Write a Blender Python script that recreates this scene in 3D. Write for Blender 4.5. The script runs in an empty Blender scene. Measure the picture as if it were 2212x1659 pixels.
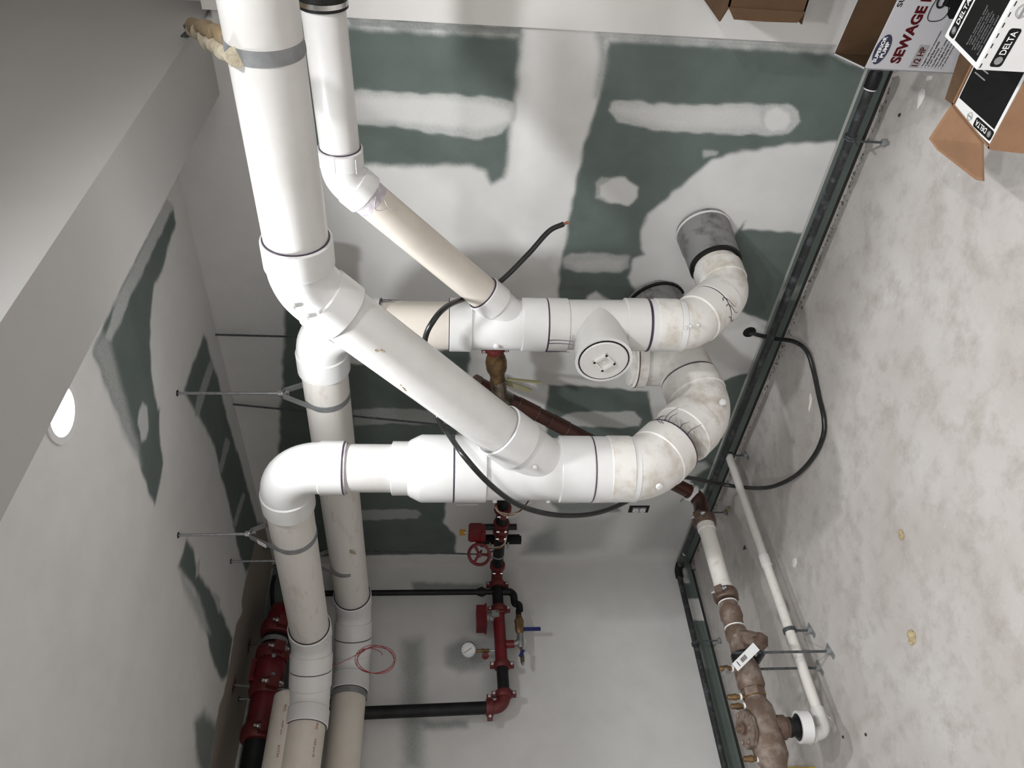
import bpy, math, random
import numpy as np
from mathutils import Vector, Matrix

random.seed(7)
rng = np.random.default_rng(7)
S = bpy.context.scene
COL = S.collection

# ---------------------------------------------------------------- camera
cam_data = bpy.data.cameras.new('camera')
cam = bpy.data.objects.new('camera', cam_data)
COL.objects.link(cam)
_r = Vector((0.72200074, 0.69174664, 0.01419569))      # right of the scene
_u = Vector((-0.07239819, 0.05512822, 0.99585108))     # up of the scene
_f = Vector((-0.68809406, 0.72003296, -0.08988382))    # viewing direction
# the phone was held sideways: the picture's right edge points to the floor
m = Matrix((( -_u.x, _r.x, -_f.x), (-_u.y, _r.y, -_f.y), (-_u.z, _r.z, -_f.z))).to_4x4()
m.translation = Vector((4.0139418, -2.63288145, 1.55))
cam.matrix_world = m
cam_data.sensor_fit = 'HORIZONTAL'
cam_data.sensor_width = 36.0
cam_data.lens = 1672.59 / 2212.0 * 36.0
cam_data.clip_start = 0.02
S.camera = cam

# ---------------------------------------------------------------- world, lamps, exposure
W = bpy.data.worlds.new('world'); S.world = W; W.use_nodes = True
W.node_tree.nodes['Background'].inputs[0].default_value = (0.95, 0.97, 1.0, 1)
W.node_tree.nodes['Background'].inputs[1].default_value = 0.0
S.view_settings.view_transform = 'Standard'
S.view_settings.look = 'None'
S.view_settings.gamma = 1.0
S.view_settings.use_curve_mapping = False
S.view_settings.exposure = -0.05
ALCOVE_LIGHT = 17.5     # watts of each recessed lamp
ROOM_LIGHT = 47.0

# ---------------------------------------------------------------- node helpers
def mat(name, base, rough=0.5, metal=0.0, spec=0.5):
    M = bpy.data.materials.new(name); M.use_nodes = True
    b = M.node_tree.nodes['Principled BSDF']
    b.inputs['Base Color'].default_value = (*base, 1)
    b.inputs['Roughness'].default_value = rough
    b.inputs['Metallic'].default_value = metal
    b.inputs['Specular IOR Level'].default_value = spec
    return M
def N(M, t, **k):
    n = M.node_tree.nodes.new(t)
    for a, v in k.items(): setattr(n, a, v)
    return n
def lk(M, a, b): M.node_tree.links.new(a, b)
def bsdf(M): return M.node_tree.nodes['Principled BSDF']
def noise(M, scale, detail=4, rough=0.55, stretch=None):
    c = N(M, 'ShaderNodeTexCoord'); n = N(M, 'ShaderNodeTexNoise')
    n.inputs['Scale'].default_value = scale; n.inputs['Detail'].default_value = detail
    n.inputs['Roughness'].default_value = rough
    if stretch:
        mp = N(M, 'ShaderNodeMapping'); mp.inputs['Scale'].default_value = stretch
        lk(M, c.outputs['Object'], mp.inputs[0]); lk(M, mp.outputs[0], n.inputs['Vector'])
    else: lk(M, c.outputs['Object'], n.inputs['Vector'])
    return n.outputs['Fac']
def rng_map(M, v, a, b, c=0.0, d=1.0):
    n = N(M, 'ShaderNodeMapRange'); n.inputs[1].default_value = a; n.inputs[2].default_value = b
    n.inputs[3].default_value = c; n.inputs[4].default_value = d
    lk(M, v, n.inputs[0]); return n.outputs[0]
def mix(M, f, a, b):
    n = N(M, 'ShaderNodeMix', data_type='RGBA')
    if isinstance(f, (int, float)): n.inputs[0].default_value = f
    else: lk(M, f, n.inputs[0])
    for i, x in ((6, a), (7, b)):
        if isinstance(x, tuple): n.inputs[i].default_value = (*x, 1)
        else: lk(M, x, n.inputs[i])
    return n.outputs[2]
def math_n(M, op, a, b=None):
    n = N(M, 'ShaderNodeMath', operation=op)
    for i, x in enumerate((a, b)):
        if x is None: continue
        if isinstance(x, (int, float)): n.inputs[i].default_value = x
        else: lk(M, x, n.inputs[i])
    return n.outputs[0]
def bump(M, h, strength, dist=0.01):
    n = N(M, 'ShaderNodeBump'); n.inputs['Strength'].default_value = strength
    n.inputs['Distance'].default_value = dist
    lk(M, h, n.inputs['Height']); lk(M, n.outputs[0], bsdf(M).inputs['Normal'])
def mottled(name, c1, c2, scale, lo=0.4, hi=0.65, rough=0.5, metal=0.0, bmp=0.0, bscale=None, spec=0.5, stretch=None):
    M = mat(name, c1, rough, metal, spec)
    f = rng_map(M, noise(M, scale, 6, 0.6, stretch), lo, hi)
    lk(M, mix(M, f, c1, c2), bsdf(M).inputs['Base Color'])
    if bmp: bump(M, noise(M, bscale or scale * 3, 4), bmp)
    return M

GREEN = (0.105, 0.130, 0.119); COMPOUND = (0.65, 0.645, 0.632); RAW = (0.27, 0.235, 0.20)
def board(name):
    """gypsum board: bare green paper where the 'cover' value is low, joint compound where it is high"""
    M = mat(name, COMPOUND, 0.75, 0, 0.25)
    a = N(M, 'ShaderNodeAttribute', attribute_name='cover').outputs['Fac']
    r = N(M, 'ShaderNodeAttribute', attribute_name='raw').outputs['Fac']
    n1 = noise(M, 90, 6, 0.75); n2 = noise(M, 7, 4, 0.6)
    # scuffed, feathered edge: compound breaks up where it is thin
    d = math_n(M, 'MULTIPLY', math_n(M, 'SUBTRACT', n1, 0.5), 0.6)
    thin = math_n(M, 'MULTIPLY', math_n(M, 'MULTIPLY', a, math_n(M, 'SUBTRACT', 1.0, a)), 4.0)
    c = math_n(M, 'ADD', a, math_n(M, 'MULTIPLY', d, thin))
    n = N(M, 'ShaderNodeClamp'); lk(M, c, n.inputs[0]); c = n.outputs[0]
    g = mix(M, rng_map(M, n2, 0.35, 0.7), GREEN, (0.125, 0.152, 0.141))
    g = mix(M, rng_map(M, noise(M, 120, 2), 0.66, 0.8, 0, 0.25), g, (0.3, 0.33, 0.31))
    w = mix(M, rng_map(M, n2, 0.3, 0.7), COMPOUND, (0.605, 0.60, 0.585))
    col = mix(M, r, mix(M, c, g, w), RAW)
    lk(M, col, bsdf(M).inputs['Base Color'])
    bump(M, noise(M, 180, 3), 0.06, 0.004)
    return M
M_BOARD = board('gypsum_board')
M_PAINT = mottled('white_wall_paint', (0.70, 0.685, 0.665), (0.66, 0.645, 0.625), 3, rough=0.7, spec=0.25, bmp=0.05, bscale=220)
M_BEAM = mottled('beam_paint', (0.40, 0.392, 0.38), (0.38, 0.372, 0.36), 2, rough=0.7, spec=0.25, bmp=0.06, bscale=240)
M_PVC = mottled('white_pvc', (0.645, 0.635, 0.62), (0.59, 0.575, 0.555), 5, rough=0.32, spec=0.5, bmp=0.01, bscale=60)
M_PVCF = mottled('pvc_fitting', (0.69, 0.69, 0.685), (0.65, 0.645, 0.635), 6, rough=0.30, spec=0.5)
M_PVCD = mottled('dirty_pvc', (0.71, 0.69, 0.66), (0.46, 0.41, 0.34), 13, 0.47, 0.72, rough=0.42)
M_PVCB = mottled('beige_pvc', (0.66, 0.61, 0.54), (0.60, 0.55, 0.49), 6, rough=0.38)
M_PVCS = mottled('scuffed_pvc', (0.66, 0.63, 0.595), (0.50, 0.44, 0.38), 30, 0.56, 0.8, rough=0.42, stretch=(0.3, 1, 1))
M_PRIMER = mat('purple_primer', (0.040, 0.024, 0.052), 0.4)
M_PRIMERF = mottled('faded_primer', (0.47, 0.42, 0.48), (0.66, 0.64, 0.63), 40, rough=0.4)
M_MARK = mat('marker_ink', (0.02, 0.018, 0.02), 0.4)
M_GASKET = mat('black_rubber', (0.007, 0.007, 0.007), 0.45, 0, 0.3)
M_STEEL = mottled('galvanised_steel', (0.42, 0.43, 0.44), (0.30, 0.31, 0.32), 40, rough=0.38, metal=0.85)
M_BAND = mottled('dull_galvanised_band', (0.30, 0.31, 0.315), (0.23, 0.235, 0.24), 25, rough=0.5, metal=0.5)
M_CHROME = mat('bright_steel', (0.72, 0.72, 0.72), 0.18, 1.0)
M_DARKSTEEL = mottled('dark_rod', (0.10, 0.115, 0.12), (0.055, 0.06, 0.065), 60, rough=0.5, metal=0.5)
M_BLACKP = mottled('black_pipe', (0.006, 0.006, 0.0065), (0.014, 0.014, 0.015), 14, rough=0.5, spec=0.25)
def splashed():
    M = mat('paint_splashed_black_pipe', (0.02, 0.02, 0.022), 0.5)
    f1 = rng_map(M, noise(M, 26, 6, 0.65), 0.5, 0.75)
    c = mix(M, f1, (0.016, 0.017, 0.019), (0.10, 0.105, 0.11))
    f2 = rng_map(M, noise(M, 9, 2, 0.4), 0.735, 0.75)
    lk(M, mix(M, f2, c, (0.62, 0.61, 0.58)), bsdf(M).inputs['Base Color'])
    return M
M_SPLASH = splashed()
M_RED = mottled('red_fire_paint', (0.15, 0.006, 0.011), (0.09, 0.005, 0.008), 18, rough=0.42)
M_RED2 = mottled('dull_red_coupling', (0.125, 0.014, 0.014), (0.09, 0.011, 0.011), 25, rough=0.5)
M_BRASS = mottled('aged_brass', (0.20, 0.120, 0.050), (0.095, 0.062, 0.035), 30, rough=0.45, metal=0.55)
M_BRONZE = mottled('dusty_bronze', (0.125, 0.083, 0.06), (0.27, 0.225, 0.195), 16, 0.44, 0.70, rough=0.6, metal=0.2, bmp=0.12, bscale=70)
M_BRONZE2 = mottled('dark_bronze', (0.085, 0.052, 0.037), (0.15, 0.105, 0.08), 18, rough=0.55, metal=0.3, bmp=0.1, bscale=80)
M_COPPER = mottled('oxidised_copper', (0.062, 0.021, 0.014), (0.036, 0.013, 0.010), 12, rough=0.35, metal=0.35)
M_SOLDER = mottled('tarnished_solder', (0.26, 0.22, 0.17), (0.10, 0.08, 0.06), 26, rough=0.25, metal=0.8)
M_OLIVE = mat('olive_lever', (0.27, 0.25, 0.14), 0.5)
M_BLUE = mat('blue_lever', (0.012, 0.016, 0.12), 0.35)
M_YELLOW = mat('yellow_plastic', (0.55, 0.40, 0.03), 0.45)
M_AMBER = mat('amber_tag', (0.42, 0.22, 0.02), 0.45)
M_GREYM = mottled('grey_cast_iron', (0.30, 0.31, 0.315), (0.22, 0.225, 0.23), 30, rough=0.5, metal=0.4)
M_CABLE = mottled('black_cable', (0.008, 0.009, 0.009), (0.018, 0.02, 0.02), 40, rough=0.3)
M_CU = mat('bare_copper', (0.40, 0.17, 0.10), 0.35, 0.8)
M_WIRER = mat('red_wire', (0.33, 0.02, 0.03), 0.4)
M_WIREW = mat('pale_wire', (0.62, 0.60, 0.56), 0.45)
M_WIREO = mat('orange_wire', (0.45, 0.20, 0.08), 0.45)
M_KRAFT = mottled('kraft_card', (0.255, 0.145, 0.083), (0.215, 0.12, 0.07), 9, rough=0.75, spec=0.2, bmp=0.05, bscale=40)
M_KRAFTSHADE = mottled('shaded_kraft_card', (0.085, 0.048, 0.025), (0.065, 0.037, 0.019), 9, rough=0.75, spec=0.2)  # kraft darkened: shade of carton insides and back flap put into the colour
M_WHITEC = mat('white_card', (0.66, 0.655, 0.65), 0.45)
M_GREYC = mat('silver_grey_card', (0.39, 0.385, 0.40), 0.35)
M_BLACKC = mat('black_print', (0.007, 0.007, 0.007), 0.6, 0, 0.15)
M_REDC = mat('dark_red_print', (0.06, 0.003, 0.005), 0.5, 0, 0.15)
M_NAVY = mat('navy_print', (0.028, 0.028, 0.055), 0.4, 0, 0.3)
M_WPRINT = mat('white_print', (0.78, 0.78, 0.77), 0.5)
M_GPRINT = mat('grey_print', (0.25, 0.25, 0.25), 0.5)
M_PAPER = mat('white_tag', (0.74, 0.745, 0.75), 0.4)
M_TAPE = mottled('masking_tape', (0.50, 0.45, 0.35), (0.36, 0.30, 0.20), 35, rough=0.8, bmp=0.5, bscale=60)
M_TAPE2 = mottled('brown_tape', (0.27, 0.20, 0.11), (0.20, 0.14, 0.075), 35, rough=0.7, bmp=0.5, bscale=60)
M_SCRAP = mat('pale_scrap', (0.62, 0.58, 0.52), 0.7)
M_TAN = mottled('foam_crumb', (0.42, 0.34, 0.20), (0.30, 0.24, 0.13), 60, rough=0.8)
M_DARKGAP = mat('dark_matte', (0.03, 0.027, 0.024), 0.9)  # near-black for the strip under the boards and small floor bits
M_SHADEDIRT = mottled('shaded_grimy_pvc', (0.20, 0.198, 0.192), (0.055, 0.053, 0.05), 15, 0.5, 0.72, rough=0.55)  # grey base carries the shadow near the wall; dark blotches are dirt
def concrete():
    M = mat('concrete', (0.4, 0.38, 0.36), 0.7, 0, 0.3)
    a = mix(M, rng_map(M, noise(M, 2.2, 6, 0.65), 0.32, 0.68), (0.42, 0.385, 0.362), (0.52, 0.495, 0.475))
    b = mix(M, rng_map(M, noise(M, 9, 8, 0.7), 0.48, 0.75), a, (0.33, 0.295, 0.27))
    c = mix(M, rng_map(M, noise(M, 70, 4, 0.7), 0.6, 0.85, 0, 0.5), b, (0.26, 0.24, 0.225))
    d = mix(M, rng_map(M, noise(M, 30, 3, 0.5), 0.70, 0.80, 0, 0.6), c, (0.62, 0.605, 0.585))
    lk(M, d, bsdf(M).inputs['Base Color'])
    bump(M, noise(M, 45, 6, 0.7), 0.16, 0.006)
    return M
M_CONC = concrete()
def emit(name, col, s):
    M = mat(name, (0.9, 0.9, 0.9))
    b = bsdf(M); b.inputs['Emission Color'].default_value = (*col, 1); b.inputs['Emission Strength'].default_value = s
    return M

# ---------------------------------------------------------------- mesh helpers
LOC = {}
V = lambda p: np.array(p, float)
def unit(v): v = V(v); return v / np.linalg.norm(v)
def frame(d):
    d = unit(d); h = V((0, 0, 1)) if abs(d[2]) < 0.9 else V((1, 0, 0))
    a = unit(np.cross(h, d)); b = np.cross(d, a); return a, b, d
class MB:
    def __init__(s): s.v = []; s.f = []
    def add(s, vs, fs):
        o = len(s.v); s.v += [tuple(map(float, x)) for x in vs]; s.f += [tuple(i + o for i in q) for q in fs]; return s
    def obox(s, c, ax, ay, az):
        c, ax, ay, az = map(V, (c, ax, ay, az))
        vs = [c + i * ax + j * ay + k * az for i in (-1, 1) for j in (-1, 1) for k in (-1, 1)]
        fs = [(0, 1, 3, 2), (4, 6, 7, 5), (0, 4, 5, 1), (2, 3, 7, 6), (0, 2, 6, 4), (1, 5, 7, 3)]
        if np.dot(np.cross(ax, ay), az) < 0: fs = [q[::-1] for q in fs]
        return s.add(vs, fs)
    def box(s, a, b):
        a, b = V(a), V(b); h = (b - a) / 2
        return s.obox((a + b) / 2, (h[0], 0, 0), (0, h[1], 0), (0, 0, h[2]))
    def sweep(s, path, r, seg=20, cap=True, squash=None):
        P = [V(p) for p in path]; n = len(P)
        R = [r] * n if np.isscalar(r) else list(r)
        T = [unit((P[min(i + 1, n - 1)] - P[max(i - 1, 0)])) for i in range(n)]
        a, b, _ = frame(T[0]); vs = []
        for i in range(n):
            t = T[i]; a = unit(a - t * np.dot(a, t)); b = np.cross(t, a)
            for k in range(seg):
                w = 2 * math.pi * k / seg
                vs.append(P[i] + R[i] * (math.cos(w) * a + math.sin(w) * b))
        fs = []
        for i in range(n - 1):
            for k in range(seg):
                k2 = (k + 1) % seg
                fs.append((i * seg + k, i * seg + k2, (i + 1) * seg + k2, (i + 1) * seg + k))
        if cap: fs += [tuple(range(seg))[::-1], tuple((n - 1) * seg + k for k in range(seg))]
        return s.add(vs, fs)
    def rev(s, o, d, prof, seg=28, cap=True):
        o = V(o); a, b, d = frame(d); vs = []; n = len(prof)
        for t, r in prof:
            for k in range(seg):
                w = 2 * math.pi * k / seg
                vs.append(o + d * t + r * (math.cos(w) * a + math.sin(w) * b))
        fs = []
        for i in range(n - 1):
            for k in range(seg):
                k2 = (k + 1) % seg
                fs.append((i * seg + k, i * seg + k2, (i + 1) * seg + k2, (i + 1) * seg + k))
        if cap: fs += [tuple(range(seg))[::-1], tuple((n - 1) * seg + k for k in range(seg))]
        return s.add(vs, fs)
    def cyl(s, p, q, r, seg=20):
        p, q = V(p), V(q); L = np.linalg.norm(q - p)
        return s.rev(p, q - p, [(0, r), (L, r)], seg)
    def ring(s, o, d, ri, ro, t0, t1, seg=32):
        """closed washer-like ring"""
        o = V(o); a, b, d = frame(d); vs = []
        for t, r in ((t0, ri), (t0, ro), (t1, ro), (t1, ri)):
            for k in range(seg):
                w = 2 * math.pi * k / seg; vs.append(o + d * t + r * (math.cos(w) * a + math.sin(w) * b))
        fs = []
        for i in range(4):
            j = (i + 1) % 4
            for k in range(seg):
                k2 = (k + 1) % seg; fs.append((i * seg + k, i * seg + k2, j * seg + k2, j * seg + k))
        return s.add(vs, fs)
    def band(s, pts, w_dir, width, th, closed=True):
        """flat strip following pts, 'width' across w_dir, thickness th outward"""
        P = [V(p) for p in pts]; n = len(P); wd = unit(w_dir) * width / 2; vs = []
        for i in range(n):
            t = unit(P[(i + 1) % n] - P[i - 1]) if closed else unit(P[min(i + 1, n - 1)] - P[max(i - 1, 0)])
            o = np.cross(t, unit(w_dir)) * th
            vs += [P[i] - wd, P[i] + wd, P[i] + wd + o, P[i] - wd + o]
        fs = []
        for i in range(n if closed else n - 1):
            j = (i + 1) % n
            for k in range(4):
                k2 = (k + 1) % 4; fs.append((i * 4 + k, j * 4 + k, j * 4 + k2, i * 4 + k2))
        if not closed: fs += [(0, 1, 2, 3), tuple((n - 1) * 4 + k for k in (3, 2, 1, 0))]
        return s.add(vs, fs)
    def prism(s, poly, n, h):
        """polygon (3D, planar) extruded by n*h"""
        P = [V(p) for p in poly]; k = len(P); o = unit(n) * h
        vs = P + [p + o for p in P]
        fs = [tuple(range(k))[::-1], tuple(range(k, 2 * k))] + [(i, (i + 1) % k, k + (i + 1) % k, k + i) for i in range(k)]
        return s.add(vs, fs)
    def build(s, name, m, parent=None, smooth=35):
        o = V(LOC.get(parent.name, (0, 0, 0))) if parent else V((0, 0, 0))
        me = bpy.data.meshes.new(name)
        me.from_pydata([tuple(V(p) - o) for p in s.v], [], s.f); me.update()
        import bmesh
        bm = bmesh.new(); bm.from_mesh(me); bmesh.ops.recalc_face_normals(bm, faces=bm.faces); bm.to_mesh(me); bm.free()
        if smooth:
            me.polygons.foreach_set('use_smooth', [True] * len(me.polygons))
            me.set_sharp_from_angle(angle=math.radians(smooth))
        me.materials.append(m)
        ob = bpy.data.objects.new(name, me); COL.objects.link(ob)
        if parent: ob.parent = parent; LOC[ob.name] = tuple(o)
        return ob
def tag(o, label=None, cat=None, group=None, kind=None):
    for k, v in (('label', label), ('category', cat), ('group', group), ('kind', kind)):
        if v: o[k] = v
    return o
def thing(name, label, cat, loc, group=None):
    o = bpy.data.objects.new(name, None); COL.objects.link(o); o.empty_display_size = 0.05
    o.location = loc; LOC[o.name] = tuple(loc); return tag(o, label, cat, group)
def fillet(pts, R, n=10):
    P = [V(p) for p in pts]; out = [P[0]]
    Rs = [R] * len(P) if np.isscalar(R) else R
    for i in range(1, len(P) - 1):
        a = unit(P[i - 1] - P[i]); b = unit(P[i + 1] - P[i]); c = np.dot(a, b)
        if c < -0.9999: out.append(P[i]); continue
        th = math.acos(max(-1, min(1, c))); t = Rs[i] / math.tan(th / 2)
        cen = P[i] + unit(a + b) * (Rs[i] / math.sin(th / 2))
        s0 = P[i] + a * t - cen; s1 = P[i] + b * t - cen; tot = math.pi - th
        for k in range(n + 1):
            w = k / n
            out.append(cen + (math.sin((1 - w) * tot) * s0 + math.sin(w * tot) * s1) / math.sin(tot))
    out.append(P[-1]); return out
def spline(pts, n=10):
    P = [V(p) for p in pts]; P = [2 * P[0] - P[1]] + P + [2 * P[-1] - P[-2]]; out = []
    for i in range(1, len(P) - 2):
        p0, p1, p2, p3 = P[i - 1:i + 3]
        for k in range(n):
            t = k / n
            out.append(0.5 * (2 * p1 + (p2 - p0) * t + (2 * p0 - 5 * p1 + 4 * p2 - p3) * t * t + (3 * p1 - p0 - 3 * p2 + p3) * t ** 3))
    out.append(P[-2]); return out
def text(name, body, o, xdir, n, w, h, m, parent, lift=0.0006, bold=0.0, thick=0.0003):
    """lettering lying on a surface: o = lower left corner, w x h = size of the inked area"""
    cu = bpy.data.curves.new(name, 'FONT'); cu.body = body; cu.offset = bold; cu.resolution_u = 3; cu.extrude = 0.0
    t = bpy.data.objects.new(name, cu); COL.objects.link(t)
    dg = bpy.context.evaluated_depsgraph_get(); dg.update()
    me = bpy.data.meshes.new_from_object(t.evaluated_get(dg)); bpy.data.objects.remove(t); bpy.data.curves.remove(cu)
    co = np.zeros(len(me.vertices) * 3); me.vertices.foreach_get('co', co); co = co.reshape(-1, 3)
    mn, mx = co.min(0), co.max(0); sx = w / (mx[0] - mn[0]); sy = h / (mx[1] - mn[1])
    x = unit(xdir); n = unit(n); y = np.cross(n, x); off = V(LOC.get(parent.name, (0, 0, 0)))
    P = V(o) + n * lift + np.outer((co[:, 0] - mn[0]) * sx, x) + np.outer((co[:, 1] - mn[1]) * sy, y) - off
    me.vertices.foreach_set('co', P.ravel()); me.update(); me.materials.clear(); me.materials.append(m); me.name = name
    ob = bpy.data.objects.new(name, me); COL.objects.link(ob); ob.parent = parent; LOC[ob.name] = tuple(off)
    return ob

# ---------------------------------------------------------------- boards with their joint-compound map
def sdf(px, py, poly):
    d = np.full(px.shape, 1e9); ins = np.zeros(px.shape, bool); n = len(poly)
    for i in range(n):
        (ax, ay), (bx, by) = poly[i], poly[(i + 1) % n]
        ex, ey = bx - ax, by - ay; wx, wy = px - ax, py - ay
        t = np.clip((wx * ex + wy * ey) / (ex * ex + ey * ey + 1e-12), 0, 1)
        d = np.minimum(d, (wx - ex * t) ** 2 + (wy - ey * t) ** 2)
        c = ((ay > py) != (by > py)) & (px < (bx - ax) * (py - ay) / ((by - ay) if by != ay else 1e-12) + ax)
        ins ^= c
    d = np.sqrt(d); return np.where(ins, -d, d)
def wob(px, py, amp, f):
    return amp * (np.sin(px * f + 1.3 * np.sin(py * f * 0.7)) + np.sin(py * f * 1.3 + 2 * np.sin(px * f * 0.6))) * 0.5
def board_grid(name, us, vs, place, layers, raw=()):
    """layers: (polygon, cover value, feather) painted in order on a board that starts fully coated"""
    U, Wv = np.meshgrid(us, vs, indexing='ij'); px, py = U.ravel(), Wv.ravel()
    cov = np.ones(px.size); rw = np.zeros(px.size)
    def paint(arr, poly, val, fe):
        xs = [p[0] for p in poly]; ys = [p[1] for p in poly]; g = fe + 0.03
        k = np.where((px > min(xs) - g) & (px < max(xs) + g) & (py > min(ys) - g) & (py < max(ys) + g))[0]
        if not len(k): return
        qx, qy = px[k], py[k]
        d = sdf(qx, qy, poly) + wob(qx, qy, 0.004, 60) + wob(qx, qy, 0.004, 23)
        t = np.clip(0.5 - d / fe, 0, 1); t = t * t * (3 - 2 * t)
        arr[k] = arr[k] * (1 - t) + val * t
    for poly, val, fe in layers: paint(cov, poly, val, fe)
    for poly, val, fe in raw: paint(rw, poly, val, fe)
    nu, nv = len(us), len(vs); idx = np.arange(nu * nv).reshape(nu, nv)
    q = np.stack([idx[:-1, :-1], idx[1:, :-1], idx[1:, 1:], idx[:-1, 1:]], -1).reshape(-1, 4)
    co = place(px, py)
    me = bpy.data.meshes.new(name)
    me.vertices.add(len(co)); me.vertices.foreach_set('co', co.ravel())
    me.loops.add(q.size); me.loops.foreach_set('vertex_index', q.ravel().astype(np.int32))
    me.polygons.add(len(q)); me.polygons.foreach_set('loop_start', np.arange(0, q.size, 4, dtype=np.int32))
    me.update(calc_edges=True)
    for nm, arr in (('cover', cov), ('raw', rw)):
        at_ = me.attributes.new(nm, 'FLOAT', 'POINT'); at_.data.foreach_set('value', arr.astype(np.float32))
    me.materials.append(M_BOARD)
    ob = bpy.data.objects.new(name, me); COL.objects.link(ob); tag(ob, kind='structure')
    return ob
G, F1, F2, F3 = 0.0, 0.012, 0.035, 0.09

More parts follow.
